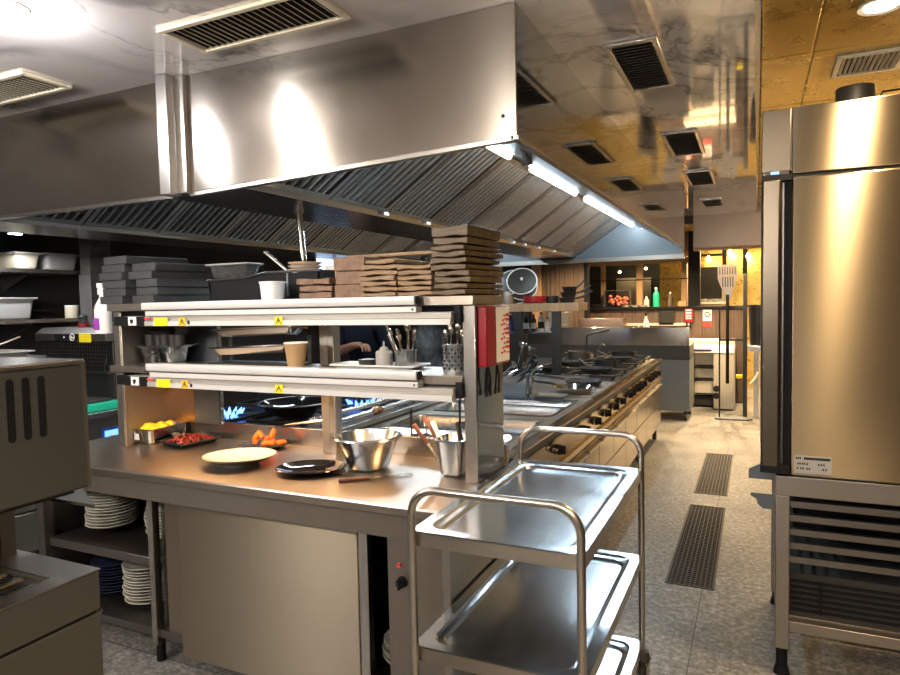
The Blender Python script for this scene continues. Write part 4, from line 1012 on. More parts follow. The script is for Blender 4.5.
m5 = module('gas_range','farthest gas range module at the end of the cooking line',6.52,7.60,(None,0,0,0),[(6.65,.775),(6.8,.775),(7.0,.775),(7.25,.775)],[(6.52,7.06),(7.06,7.60)])
MB().box(RB,-1.0,7.596,7.61,.13,.895).build('end_panel', M['graypanel'], m5)
def burner(parent, x, y, z=.894, s=.20, lit=False):
    mb = MB(); mb.lathe([(0,.028),(.035,.028),(.045,.020),(.06,.014),(.065,0)],(x,y,z),18); b = mb.build('burner', M['iron'], parent)
    mb = MB()
    for a in (-s,s):
        mb.box(x+a-.008,x+a+.008,y-s,y+s,z+.022,z+.042); mb.box(x-s,x+s,y+a-.008,y+a+.008,z+.022,z+.042)
    for a in range(4):
        c,s_ = math.cos(a*PI/2), math.sin(a*PI/2)
        mb.box(.05,s,-.008,.008,.026,.046,T(x,y,z,rz=a*PI/2)); mb.box(s-.012,s,-.01,.01,0,.03,T(x,y,z,rz=a*PI/2+PI/4,s=1.35))
    mb.build('grate', M['iron'], parent)
    if lit:
        for k in range(14):
            a = 2*PI*k/14; p = Vector((x+.055*math.cos(a), y+.055*math.sin(a), z+.022)); q = p+Vector((.045*math.cos(a),.045*math.sin(a),.045))
            MB().tube([p,(p+q)/2+Vector((0,0,-.004)),q],[.008,.011,.001],6).build('gas_flame', M['flame'], b)
for m,yy in ((m4,(5.70,6.23)),(m5,(6.80,7.33))):
    for y in yy:
        for x in (-1.27,-1.70): burner(m,x,y)
def frypan(x,y,z,r,ang,label,mat='iron',hmat='gunmetal',hl=.24,group=None,tilt=.16):
    t = thing('frying_pan',label,'pan',(x,y,z),group)
    MB().lathe([(0,.003),(r*.72,.003),(r*.74,0),(r*.8,.004),(r,.042),(r+.003,.045),(r-.003,.045),(r*.78,.008),(0,.007)],(x,y,z),32).build('body', M[mat], t)
    c,s = math.cos(ang),math.sin(ang)
    MB().tube([(x+c*r*.95,y+s*r*.95,z+.036),(x+c*(r+.06),y+s*(r+.06),z+.05),(x+c*(r+hl),y+s*(r+hl),z+.05+hl*tilt)],[.008,.010,.011],10).build('handle', M[hmat], t)
    return t
frypan(-1.20,4.66,.9055,.15,2.7,'steel frying pan with a long dark handle lying on the griddle','pol','gunmetal',.30,tilt=.02)
frypan(-1.22,5.05,.9055,.15,2.9,'dark frying pan at the back of the griddle plate','gunmetal','gunmetal',.32,tilt=.04)
frypan(-1.27,5.70,.9365,.14,2.2,'black frying pan on the first burner of the nearer gas range')
frypan(-1.70,5.72,.9365,.13,1.4,'black frying pan on the inner burner of the nearer gas range')
frypan(-1.27,6.80,.9365,.13,2.5,'black frying pan on the farthest gas range')
frypan(-1.66,6.26,.9365,.13,.4,'dark frying pan at the rear of the nearer gas range')
for (x,y,r,hh,mat,lab) in ((-1.30,6.24,.10,.07,'iron','squat black pot on a burner of the nearer gas range'),(-1.70,6.82,.11,.10,'dsteel','dark steel pot on the farthest gas range'),(-1.33,7.33,.12,.06,'iron','flat black pot at the end of the farthest gas range')):
    t = thing('cooking_pot',lab,'pot',(x,y,.9365))
    MB().lathe([(0,0),(r*.95,0),(r,.01),(r,hh),(r+.004,hh+.002),(r-.003,hh+.002),(r-.004,.012),(0,.006)],(x,y,.9365),26).build('body', M[mat], t)
    for s in (-1,1): MB().tube([(x+s*r,y-.03,hh*.8+.9365),(x+s*(r+.03),y-.02,hh*.8+.9365),(x+s*(r+.03),y+.02,hh*.8+.9365),(x+s*r,y+.03,hh*.8+.9365)],.005,8).build('ear', M[mat], t)
# steel utensil bin on the griddle
BX,BY = -1.56,4.30
o = thing('utensil_bin','large steel bin of ladles and spoons by the griddle end','bin',(BX,BY,.895))
MB().pan(BX-.20,BX+.17,BY-.075,BY+.10,1.065,.16,.012,rad=.03,slope=.01).build('body', M['tray'], o)
random.seed(9)
for i in range(16):
    a = random.uniform(-.15,.12); b = random.uniform(-.05,.07); l = random.uniform(.16,.30)
    d = Vector((random.uniform(.1,.9),random.uniform(-.3,.5),random.uniform(.25,.7))).normalized()
    b0 = Vector((BX+a-.05*d.x,BY+b,1.00)); tp = b0+d*l
    mb = MB(); mb.tube([b0,tp],[.005,.006],8)
    if i%2: mb.lathe([(0,0),(.018,.004),(.030,.022),(.030,.028),(.014,.010),(0,.006)],(0,0,0),14,M=Matrix.Translation(tp) @ d.to_track_quat('Z','Y').to_matrix().to_4x4())
    else: mb.box(-.02,.02,-.003,.003,0,.07,M=Matrix.Translation(tp) @ d.to_track_quat('Z','Y').to_matrix().to_4x4())
    q = mb.build('ladle' if i%2 else 'fish_slice', M['pol' if i%3 else 'iron']); tag(q, 'ladle leaning in the large steel utensil bin' if i%2 else 'flat slice leaning in the large steel utensil bin', 'ladle' if i%2 else 'slice', 'ladles in the bin' if i%2 else 'slices in the bin')
o = thing('steel_tray','shallow steel pan on the cooking line beside the utensil bin','pan',(-1.32,4.33,.895))
# replaced body below
MB().pan(-1.40,-1.16,4.22,4.40,.935,.035,.012,rad=.02,slope=.006).build('body', M['dsteel'], o)
# black pillar tap at the far end
o = thing('pot_filler','black swan neck tap at the far end of the cooking line','tap',(-1.70,7.20,.895))
mb = MB(); mb.cyl((-1.70,7.2,.894),(-1.70,7.2,.98),.035,.03,16); mb.tube([(-1.70,7.2,.97),(-1.70,7.2,1.17),(-1.69,7.2,1.185),(-1.45,7.2,1.24)],.011,10); mb.build('body', M['iron'], o)
mb = MB(); mb.tube([(-1.60,7.2,.894),(-1.58,7.2,1.0),(-1.55,7.2,1.07),(-1.52,7.2,1.085),(-1.50,7.2,1.06)],.008,10); mb.build('spray_neck', M['dsteel'], o)
# raised service rail behind the line
o = thing('service_rail','raised steel service ledge with two long rails and valve knobs along the cooking line','rail',(-2.03,3.7,.0))
MB().box(-2.10,-1.965,2.66,5.2,.10,.93).build('ledge', M['steely'], o, bevel=.004)
for (x,z) in ((-2.075,.985),(-1.985,.965)): MB().tube([(x,2.70,z),(x,5.15,z)],.014,12).build('long_rail', M['pol'], o)
for y in (2.72,3.6,4.4,5.1): MB().box(-2.09,-1.97,y-.01,y+.01,.93,.97).build('rail_bracket', M['steel'], o)
for y in (3.2,3.85):
    mb = MB(); mb.cyl((-1.985,y,.965),(-1.95,y,.975),.03,.026,16); mb.cyl((-1.95,y,.975),(-1.935,y,.978),.014,n=12); mb.build('valve_knob', M['copper'], o)
# overhead shelf, the gold light on it put into its honey colour
os_ = thing('overhead_shelf','shelf with warm light put into its honey colour, on dark posts over the cooking line','shelf',(-1.72,5.62,.93))
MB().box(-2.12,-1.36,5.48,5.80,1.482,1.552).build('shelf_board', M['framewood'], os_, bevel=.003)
for x in (-1.56,-1.905): MB().box(x-.035,x+.035,5.47,5.53,.8945,1.482).build('post', M['iron'], os_)
SZ = 1.5525
o = thing('stock_pot','brass toned pot standing leftmost on the overhead shelf','pot',(-2.04,5.62,SZ))
MB().lathe([(0,0),(.072,0),(.075,.01),(.075,.11),(.079,.112),(.073,.112),(.071,.01),(0,.006)],(-2.04,5.62,SZ),24).build('body', M['brownsteel'], o)
o = thing('casserole','red enamelled casserole on the overhead shelf','casserole',(-1.79,5.62,SZ))
MB().lathe([(0,0),(.085,0),(.098,.015),(.10,.062),(.104,.064),(.097,.064),(.094,.016),(0,.008)],(-1.79,5.62,SZ),26).build('body', M['red'], o)
for s in (-1,1): MB().box(-1.79+s*.10-.012,-1.79+s*.10+.012,5.59,5.65,SZ+.045,SZ+.056).build('ear', M['red'], o)
o = MB().lathe([(0,0),(.05,0),(.055,.01),(.055,.06),(.058,.062),(.052,.062),(.05,.012),(0,.006)],(0,0,0),22).build('black_pot', M['iron']); tag(o,'small black pot between the red casserole and the stacked pans','pot'); place(o,(-1.64,5.66,SZ))
for i in range(3):
    frypan(-1.49+.006*i,5.60+.02*i,SZ+i*.0465,.075-.004*i,.2+.5*i,f'small black frying pan in the pile at the shelf end, {ordn(i,3)}','iron','iron',.14,'pans piled on the shelf',.35)
for i,(dx,dz,an) in enumerate(((0,.0,.28),(.05,.035,.55),(-.06,.075,-.25),(.07,.085,.45))):
    o = thing('pan_cover', f'bright rimmed pan cover leaning on the overhead shelf, {ordn(i,4)}','cover',(0,0,0),'heap of pan covers')
    MB().lathe([(0,.022),(.06,.018),(.125,.004),(.132,0),(.125,.007),(.06,.022),(0,.027)],(0,0,0),28).build('dome', M['gunmetal'], o)
    MB().tube([(.133*math.cos(a_),.133*math.sin(a_),.002) for a_ in [2*PI*j/36 for j in range(36)]],.0055,10,closed=True).build('rim', M['alu'], o)
    MB().lathe([(0,.027),(.010,.027),(.014,.045),(0,.05)],(0,0,0),12).build('knob', M['alu'], o)
    place(o,(-1.97+dx,5.70-.035*i,SZ+.115+dz),(1.0,an,0))
o = thing('lid_rack','dark wire rack holding the heap of pan covers on the overhead shelf','rack',(-1.93,5.70,SZ))
mb = MB()
for x in (-2.06,-1.95,-1.84): mb.tube([(x,5.76,SZ),(x,5.76,SZ+.2)],.004,6)
mb.tube([(-2.07,5.76,SZ+.11),(-1.82,5.76,SZ+.11)],.004,6); mb.box(-2.07,-1.82,5.70,5.78,SZ,SZ+.006); mb.build('wires', M['iron'], o)
# bottles and boxes on the ledge under the overhead shelf
lg = thing('bottle_ledge','narrow steel ledge of bottles under the overhead shelf','ledge',(-1.9,5.75,.9))
MB().box(-2.10,-1.62,5.62,5.85,1.285,1.30).build('board', M['steel'], lg)
MB().box(-2.10,-2.08,5.76,5.79,1.30,1.482).build('strap', M['iron'], lg); MB().box(-1.66,-1.64,5.76,5.79,1.30,1.482).build('strap', M['iron'], lg)
def bottle(x,y,z,r,hh,mat,cap,label,lmat=None,name='sauce_bottle'):
    t = thing(name,label,'bottle',(x,y,z))
    MB().lathe([(0,0),(r,0),(r,hh*.6),(r*.9,hh*.66),(r*.42,hh*.82),(r*.38,hh*.92),(0,hh*.92)],(x,y,z),16).build('body', M[mat], t)
    MB().cyl((x,y,z+hh*.90),(x,y,z+hh),r*.44,n=14).build('cap', M[cap], t)
    if lmat: MB().lathe([(r+.0008,hh*.15),(r+.0008,hh*.5)],(x,y,z),16).build('label', M[lmat], t)
bottle(-2.05,5.70,1.3003,.035,.165,'bluelabel','white','navy blue bottle leftmost on the ledge under the shelf')
bottle(-1.965,5.70,1.3003,.022,.16,'yellow','black','slim yellow bottle on the ledge under the shelf')
bottle(-1.90,5.70,1.3003,.025,.15,'iron','white','black bottle with a white label and cap on the ledge',"paper")
bottle(-1.83,5.70,1.3003,.024,.155,'gunmetal','red','dark bottle with a red cap on the ledge','white')
bottle(-1.76,5.70,1.3003,.028,.17,'white','ink','tall white bottle on the ledge under the shelf','ink')
bottle(-1.70,5.70,1.3003,.026,.12,'paper','black','short white bottle at the aisle end of the ledge')

# ================================================================== SECOND STOVE BEHIND THE PASS
st = thing('stove','low gas stove with burners and blue flames behind the pass counter','stove',(-2.7,3.3,0))
MB().box(-3.30,-2.115,2.64,4.0,.10,.86).build('body', M['dsteel'], st)
MB().box(-3.31,-2.112,2.635,4.01,.86,.875).build('top', M['gunmetal'], st)
for x in (-3.25,-2.17):
    for y in (2.7,3.94): MB().cyl((x,y,0),(x,y,.1),.022,n=12).build('leg', M['gunmetal'], st)
burner(st,-2.98,3.08,.875,.19,True); burner(st,-2.52,3.16,.875,.20); burner(st,-3.05,3.62,.875,.19); burner(st,-2.42,3.72,.875,.18,True)
t = thing('wok','wide dark wok on the stove behind the pass counter','wok',(-2.52,3.16,.9175))
MB().lathe([(0,.003),(.10,.003),(.12,0),(.175,.035),(.211,.073),(.215,.076),(.208,.077),(.168,.042),(.10,.010),(0,.008)],(-2.52,3.16,.9215),40).build('body', M['darkglass'], t)
MB().tube([(-2.52+.215*math.cos(a),3.16+.215*math.sin(a),0.998) for a in [2*PI*i/40 for i in range(40)]],.005,8,closed=True).build('rim', M['dsteel'], t)
MB().tube([(-2.35,3.28,.992),(-2.30,3.33,1.005),(-2.14,3.46,1.04)],.011,10).build('handle', M['iron'], t)
for (x,y,r,hh,mat,lab) in ((-2.42,3.72,.085,.13,'copper','copper toned pot behind the wok on the stove'),(-2.24,3.80,.075,.13,'brownsteel','dull steel pot at the corner of the stove'),(-3.05,3.62,.12,.09,'iron','black pot on the rear burner of the stove')):
    t = thing('cooking_pot',lab,'pot',(x,y,.9215)); z = .9215 if x!=-2.24 else .8755
    MB().lathe([(0,0),(r*.95,0),(r,.01),(r,hh),(r+.004,hh+.002),(r-.003,hh+.002),(r-.004,.012),(0,.006)],(x,y,z),26).build('body', M[mat], t)
o = thing('scraper','flat steel scraper lying across the lit burner of the stove','scraper',(-3.0,3.04,.93))
MB().box(-.11,.10,-.03,.03,0,.002,T(-2.93,2.86,.925,rz=.12)).build('blade', M['alu'], o)
MB().tube([(-3.03,2.85,.926),(-3.16,2.83,.93)],.009,8).build('handle', M['iron'], o)
o = MB().tube([(0,0,0),(.30,.05,.045)],[.006,.008],8).box(-.09,0,-.03,.03,-.001,.001).build('flat_slice', M['pol']); tag(o,'flat steel slice resting on the counter upstand behind the orange vegetables','slice'); place(o,(-1.98,2.545,.99),(0,0,.0))
# ================================================================== LEFT WALL
for z,nm in ((1.895,'upper'),(1.515,'lower')):
    t = thing('wall_shelf', f'{nm} steel shelf on the charcoal wall', 'shelf', (-5.1,2.6,z-.03))
    MB().box(-5.3,-4.94,1.7,3.62,z-.03,z).build('board', M['dsteel' if nm=='upper' else 'steel'], t, bevel=.003)
    for y in (2.0,3.15):
        MB().prism([(-5.3,z-.03),(-4.97,z-.03),(-4.97,z-.04),(-5.29,z-.16),(-5.3,z-.16)],'y',y-.004,y+.004).build('bracket', M['dsteel'], t)
def gnbox(x0,x1,y0,y1,z,h,mat,label,lid=True,fill=None,lab=False,name='food_container'):
    t = thing(name,label,'container',((x0+x1)/2,(y0+y1)/2,z))
    MB().pan(x0,x1,y0,y1,z+h,h-.002,.012,rad=.03,slope=.016).build('body', M[mat], t)
    if lid: MB().box(x0-.004,x1+.004,y0-.004,y1+.004,z+h+.0005,z+h+.009).build('lid', M['milky'], t, bevel=.003)
    if fill:
        random.seed(len(label)); mb = MB()
        for i in range(14):
            c = Vector((random.uniform(x0+.07,x1-.07),random.uniform(y0+.08,y1-.08),z+.02+random.random()*h*.35)); a = random.uniform(-.5,.5)+PI/2
            d = Vector((math.cos(a)*.07,math.sin(a)*.07,0)); mb.tube([c-d,c+Vector((0,0,.008)),c+d],[.010,.016,.010],8)
        mb.build('contents', M[fill], t)
    if lab: MB().box(x1-.026,x1-.024,y0+.07,y0+.15,z+.025,z+.085).build('label', M['paper'], t)
    return t
gnbox(-5.26,-4.95,3.045,3.255,1.8955,.115,'cream','amber tinted lidded container with a white label on the upper wall shelf',lab=True)
gnbox(-5.26,-4.95,3.275,3.565,1.8955,.120,'milky','clear container of pale bread sticks on the upper wall shelf',fill='bread')
gnbox(-5.27,-4.95,2.65,3.19,1.5155,.155,'milky','big white ribbed tub on the lower wall shelf')
t = thing('round_tub','small round cream tub at the end of the lower wall shelf','tub',(-5.0,3.50,1.5155))
MB().lathe([(0,0),(.050,0),(.052,.004),(.052,.090),(.050,.092),(0,.092)],(-5.0,3.50,1.5155),24).build('body', M['cream'], t)
MB().lathe([(0,.0925),(.054,.0925),(.054,.102),(0,.102)],(-5.0,3.50,1.5155),24).build('lid', M['white'], t)
for i,(y,lab) in enumerate(((3.31,'thin dark tray standing on the lower wall shelf'),)):
    o = MB().box(-5.27,-5.0,y-.05,y+.06,0,.012).box(-5.27,-5.0,y-.05,y+.06,.06,.07).box(-5.27,-5.26,y-.05,y+.06,.012,.06).build('dark_tray', M['black']); tag(o,lab,'tray'); place(o,(-5.135,y,1.5155))
# refrigerated counter along the wall
rc = thing('refrigerated_counter','steel refrigerated counter with drawers and a blue display along the charcoal wall','counter',(-4.6,2.6,0))
MB().box(-5.29,-3.97,1.5,3.45,.12,.86).build('body', M['dsteel'], rc)
MB().box(-5.29,-3.93,1.48,3.47,.86,.90).build('worktop', M['steel'], rc, bevel=.003)
for i,(a,b) in enumerate(((1.6,1.95),(1.96,2.315),(2.335,2.80))):
    for j,(z0,z1) in enumerate(((.14,.37),(.385,.50),(.515,.84))):
        d = MB().box(-3.97,-3.945,a,b,z0,z1).build('drawer', M['steelv'], rc, bevel=.003)
        MB().box(-3.945,-3.935,(a+b)/2-.09,(a+b)/2+.0,z1-.075,z1-.045).build('handle', M['pol'], d)
MB().box(-3.97,-3.955,2.82,3.44,.13,.84).build('machine_cover', M['gunmetal'], rc)
d = MB().box(-3.955,-3.948,2.93,3.07,.665,.785).build('display_bezel', M['bluelabel'], rc)
MB().box(-3.948,-3.946,2.95,3.05,.685,.765).build('display', M['display'], d)
MB().box(-3.946,-3.945,2.99,3.02,.705,.745).build('display_icon', M['paper'], d)
for y in (1.55,3.4):
    for x in (-4.02,-5.2): MB().cyl((x,y,0),(x,y,.12),.022,n=12).build('foot', M['black'], rc)
t = thing('cutting_board','green cutting board with a dark mat lying on the refrigerated counter','board',(-4.2,2.98,.9005))
MB().box(-4.45,-3.96,2.80,3.10,.9005,.955).build('board', M['green'], t, bevel=.006)
MB().box(-4.40,-4.0,2.83,3.06,.9555,.972).build('mat', M['gunmetal'], t, bevel=.003)
# mesh fronted grill
gl = thing('contact_grill','dark mesh fronted counter appliance with a dial and a yellow sticker','grill',(-4.45,3.3,.9005))
MB().box(-4.85,-4.10,3.16,3.44,.9005,1.36).build('body', M['gunmetal'], gl, bevel=.004)
MB().prism([(3.10,1.355),(3.10,1.41),(3.16,1.45),(3.44,1.45),(3.44,1.355)],'x',-4.86,-4.09).build('hood_band', M['dsteel'], gl, bevel=.004)
mb = MB(); mb.box(-4.84,-4.11,3.13,3.16,1.145,1.355)
g = mb.build('mesh_backing', M['black'], gl)
mb = MB()
for i in range(26): mb.box(-4.84+i*.0285,-4.835+i*.0285,3.124,3.13,1.15,1.35)
for k in range(8): mb.box(-4.84,-4.11,3.122,3.128,1.155+k*.026,1.160+k*.026)
mb.build('mesh', M['gunmetal'], gl)
MB().box(-4.84,-4.11,3.12,3.16,1.125,1.145).build('lower_bar', M['dsteel'], gl)
MB().tube([(-4.13,3.11,1.14),(-4.09,3.09,1.24)],.007,8).build('lever', M['pol'], gl)
dl = MB().box(-4.62,-4.38,3.092,3.10,1.362,1.408).build('control_strip', M['black'], gl)
MB().tube([(-4.43+.024*math.cos(a),3.0905,1.385+.024*math.sin(a)) for a in [2*PI*i/24 for i in range(24)]],.003,6,closed=True).build('dial_ring', M['paper'], dl)
mb = MB(); mb.cyl((-4.52,3.092,1.385),(-4.52,3.090,1.385),.007,n=10); mb.box(-4.444,-4.436,3.089,3.092,1.376,1.396); mb.box(-4.430,-4.416,3.089,3.092,1.376,1.388); mb.build('dial_marks', M['paper'], dl)
stk = MB().box(-4.36,-4.24,3.094,3.0995,1.350,1.412).build('sticker', M['yellow'], gl)
o = thing('red_timer','small red and black timer standing on the mesh fronted appliance','timer',(-4.52,3.3,1.4505))
MB().lathe([(0,0),(.036,0),(.038,.03),(0,.032)],(-4.52,3.25,1.4505),18).build('base', M['red'], o)
MB().lathe([(0,.032),(.03,.032),(.026,.07),(.034,.075),(.02,.09),(0,.09)],(-4.52,3.25,1.4505),14).build('top', M['iron'], o)
o = MB().box(-4.36,-4.16,3.2,3.4,1.4505,1.480).build('flat_tin', M['dsteel'], bevel=.004); tag(o,'flat grey tin lying on the mesh fronted appliance','tin')
# warmer with tray and tongs
wm = thing('food_warmer','squat steel food warmer on the refrigerated counter behind the olive grill','warmer',(-4.4,2.35,.9005))
MB().box(-4.75,-4.05,2.02,2.62,.9005,1.285).build('body', M['dsteel'], wm, bevel=.004)
MB().box(-4.77,-4.03,2.00,2.64,1.285,1.300).build('lid', M['steel'], wm, bevel=.003)
MB().box(-4.06,-4.045,2.06,2.58,1.10,1.11).build('vent', M['black'], wm)
t = MB().pan(-4.74,-4.06,2.04,2.60,1.335,.032,.02,rad=.04,slope=.01).build('serving_tray', M['whitesteel']); tag(t,'pale enamel tray on top of the squat food warmer','tray')
for i,(x,y,a,lab) in enumerate(((-4.35,2.35,.5,'longer steel tongs lying on the pale enamel tray'),(-4.25,2.5,.9,'shorter steel tongs lying on the pale enamel tray'))):
    o = thing('tongs',lab,'tongs',(x,y,1.306)); c,s = math.cos(a),math.sin(a)
    for q in (-.008,.008): MB().tube([(x-c*.12-s*q,y-s*.12+c*q,1.33),(x+c*.10,y+s*.10,1.40+.02*i)],.006,8).build('arm', M['pol'], o)
# spray bottle on its hook beside the gantry
hb = thing('spray_bottle','white cleaning bottle with a purple label hanging beside the gantry post','bottle',(-3.06,2.31,1.455))
MB().lathe([(0,0),(.048,0),(.050,.006),(.050,.12),(.044,.145),(.024,.175),(.018,.185),(.018,.20),(0,.20)],(-3.06,2.31,1.455),20,1,.7).build('body', M['white'], hb)
MB().prism([(-3.085,1.475),(-3.045,1.475),(-3.045,1.535),(-3.085,1.535)],'y',2.271,2.274).build('label', M['purple'], hb)
mb = MB(); mb.lathe([(0,.20),(.021,.20),(.021,.225),(.016,.24),(0,.24)],(-3.06,2.31,1.455),16); mb.box(-3.08,-3.04,2.295,2.325,1.69,1.715); mb.prism([(-3.045,1.69),(-3.035,1.69),(-3.015,1.64),(-3.021,1.638)],'y',2.305,2.315); mb.build('trigger', M['white'], hb)
MB().tube([(-2.869,2.31,1.545),(-2.96,2.31,1.55),(-3.02,2.31,1.62),(-3.035,2.31,1.665)],.003,6).build('hook', M['steel'], hb)
MB_w = MB().box(-5.299,-5.290,7.16,7.55,1.80,2.35).box(-5.299,-5.290,7.60,8.0,1.80,2.35); struct(MB_w, 'window_5', M['skyglass'])
# pale lit window high on the charcoal wall far behind
struct(MB().box(-5.30,-5.285,7.1,7.16,1.80,2.35).box(-5.30,-5.285,7.55,7.60,1.80,2.35).box(-5.30,-5.285,8.0,8.06,1.80,2.35), 'window_1', M['black'])
# ================================================================== FAR END
# steel preparation counter on castors
fc = thing('prep_counter','steel preparation counter on castors across the end of the cooking line','counter',(-1.8,9.0,0))
X0,X1,Y0,Y1 = -2.9,-.765,8.75,9.42
MB().box(X0,X1,Y0+.01,Y1,.125,.785).build('body', M['graypanel'], fc, bevel=.003)
MB().box(X0,X1+.004,Y0,Y1,.785,.965).build('stone_band', M['slate'], fc, bevel=.003)
MB().box(X0,X1,Y0,Y0+.03,.965,1.20).build('raised_panel', M['hood'], fc, bevel=.003)
MB().box(X0,X1,Y0+.03,Y1,.965,.98).build('worktop', M['steelx'], fc)
for x in (X0+.1,X1-.05):
    for y in (Y0+.06,Y1-.06):
        mb = MB(); mb.cyl((x-.015,y,.055),(x+.015,y,.055),.055,n=18); mb.box(x-.022,x+.022,y-.02,y+.02,.09,.125); mb.build('castor', M['gunmetal'], fc)
# bar with glazed partition above
BY = 10.5
br = thing('bar_counter','long dark bar counter with a black top under the glazed partition','bar',(-1.2,BY,0))
mb = MB(); mb.box(-2.9,-.14,BY,BY+.5,0,1.405)
for i in range(14): mb.box(-2.88+i*.196,-2.88+i*.196+.18,BY-.012,BY,.02,1.38)
mb.build('panelled_front', M['panelwood'], br)
MB().box(-2.9,-.12,BY-.05,BY+.52,1.405,1.44).build('top', M['black'], br, bevel=.003)
MB().box(-2.2,-.9,BY-.03,BY-.012,1.15,1.19).build('front_rail', M['whitesteel'], br)
MB().box(-1.36,-1.14,BY-.03,BY-.012,1.16,1.39).build('black_screen', M['ink'], br)
fz = []
mb = MB()
for a,b in ((-2.29,-2.22),(-1.73,-1.63),(-1.05,-.965)): mb.box(a,b,BY+.2,BY+.27,1.44,2.11)
mb.box(-2.5,-.94,BY+.2,BY+.27,2.11,2.20); mb.box(-2.5,-.94,BY+.22,BY+.26,2.20,2.57)
struct(mb, 'window_2', M['framewood'], bevel=.004)
MB_g = MB(); MB_g.box(-2.22,-1.73,BY+.23,BY+.238,1.44,2.11); MB_g.box(-1.63,-1.05,BY+.23,BY+.238,1.44,2.11)
struct(MB_g, 'window_3', M['glass'])
struct(MB().box(-2.5,-.94,BY+.195,BY+.2,1.86,1.875), 'trim_7', M['black'])
struct(MB().box(-.935,-.77,BY+.05,BY+.2,1.44,2.57), 'trim_8', M['black'], bevel=.004)
# fire blanket pack and leaflet hanging on the bar front
o = thing('fire_blanket','small red fire blanket pack hanging on the dark bar front','fire blanket',(-.92,BY-.03,1.2))
MB().box(-.985,-.86,BY-.045,BY-.014,1.20,1.44).build('pouch', M['red'], o, bevel=.006)
mb = MB(); 
for x in (-.95,-.90): mb.box(x-.012,x+.012,BY-.04,BY-.03,1.10,1.20)
mb.build('pull_strap', M['black'], o)
mb = MB()
for k in range(4): mb.box(-.965,-.885,BY-.0462,BY-.0452,1.25+k*.04,1.27+k*.04)
mb.build('print', M['paper'], o)
o = thing('safety_notice','white safety notice with a red foot hanging on the dark bar front','notice',(-.66,BY-.03,1.14))
MB().box(-.725,-.605,BY-.022,BY-.014,1.14,1.385).build('sheet', M['paper'], o)
MB().box(-.725,-.605,BY-.0235,BY-.022,1.14,1.22).build('red_foot', M['redink'], o)
MB().tube([(-.665+.032*math.cos(a),BY-.024,1.315+.032*math.sin(a)) for a in [2*PI*i/20 for i in range(20)]],.008,6,closed=True).build('ring_symbol', M['ink'], o)
# things on the bar
gz = 1.4405
t = thing('cured_meat_case','clear case of pink cured meat standing on the bar','case',(-2.0,BY+.08,gz))
mb = MB()
for a,b,c,d in ((-2.2,-2.19,BY+.0,BY+.16),(-1.80,-1.79,BY+.0,BY+.16)): mb.box(a,b,c,d,gz,gz+.26)
mb.box(-2.2,-1.79,BY,BY+.16,gz+.26,gz+.27); mb.box(-2.2,-1.79,BY+.15,BY+.16,gz,gz+.26); mb.build('case', M['clear'], t)
mb = MB(); random.seed(8)
for i in range(26): mb.lathe([(0,-.03),(.03,-.012),(.033,.008),(0,.03)],(random.uniform(-2.14,-1.85),BY+.07+random.uniform(-.03,.03),gz+.035+random.random()*.14),8)
mb.build('cured_meat', M['meat'], t)
frypan(-2.12,BY-.02+.02,1.4407,.10,3.0,'black pan on the bar before the case of cured meat','iron','iron',.10) if False else None
t = MB().lathe([(0,0),(.13,0),(.16,.05),(.163,.055),(.155,.055),(.125,.008),(0,.008)],(0,0,0),26).build('black_bowl', M['iron']); tag(t,'wide black bowl on the dark ledge beside the case of cured meat','bowl'); place(t,(-2.36,BY+.10,gz))
bottle(-1.41,BY+.08,gz+.0,.048,.30,'green','white','tall green bottle standing on the bar before the glass',name='green_bottle')
bottle(-1.20,BY+.08,gz,.035,.22,'clear','white','clear bottle on the bar beside the green one',name='clear_bottle')
bottle(-1.55,BY+.06,gz,.04,.16,'cream','white','short cream bottle on the bar beside the wooden window post',name='cream_bottle')
t = MB().box(-1.42,-1.30,-.06,.06,0,.07).build('wooden_crate', M['framewood'], bevel=.004); tag(t,'small honey wood box on the bar near the black post','box'); t.location = (-1.02-.0,BY+.05,gz)
for k,x in enumerate((-1.86,-1.72,-1.60)):
    o = MB().lathe([(0,0),(.06,0),(.075,.03),(.07,.03),(.055,.006),(0,.006)],(0,0,0),18).build('dish', M['china']); tag(o,'small white dish in the row on the bar ledge','dish','dishes on the bar'); place(o,(x,BY+.0,gz))
o = MB().box(-.06,.06,-.05,.05,0,.17).build('card_box', M['kraft'], bevel=.004); tag(o,'tan carton standing on the steel preparation counter','carton'); place(o,(-2.35,9.0,.9805))
# things on the prep counter seen over its raised panel
for i,(x,w,h_,mat,lab) in enumerate(((-2.55,.30,.42,'brownsteel','tall steel box on the preparation counter nearest the wood wall'),(-1.95,.62,.33,'copper','wide warm lit steel box on the preparation counter'))):
    o = MB().box(-w/2,w/2,-.12,.12,0,h_).box(-w/2+.02,w/2-.02,-.124,-.12,h_*.55,h_*.6).build('appliance_box', M[mat], bevel=.006); tag(o,lab,'appliance'); place(o,(x,9.2,.9805))
bottle(-1.33,9.0,.9805,.04,.40,'white','ink','white bottle standing on the preparation counter',"ink",name='white_bottle')
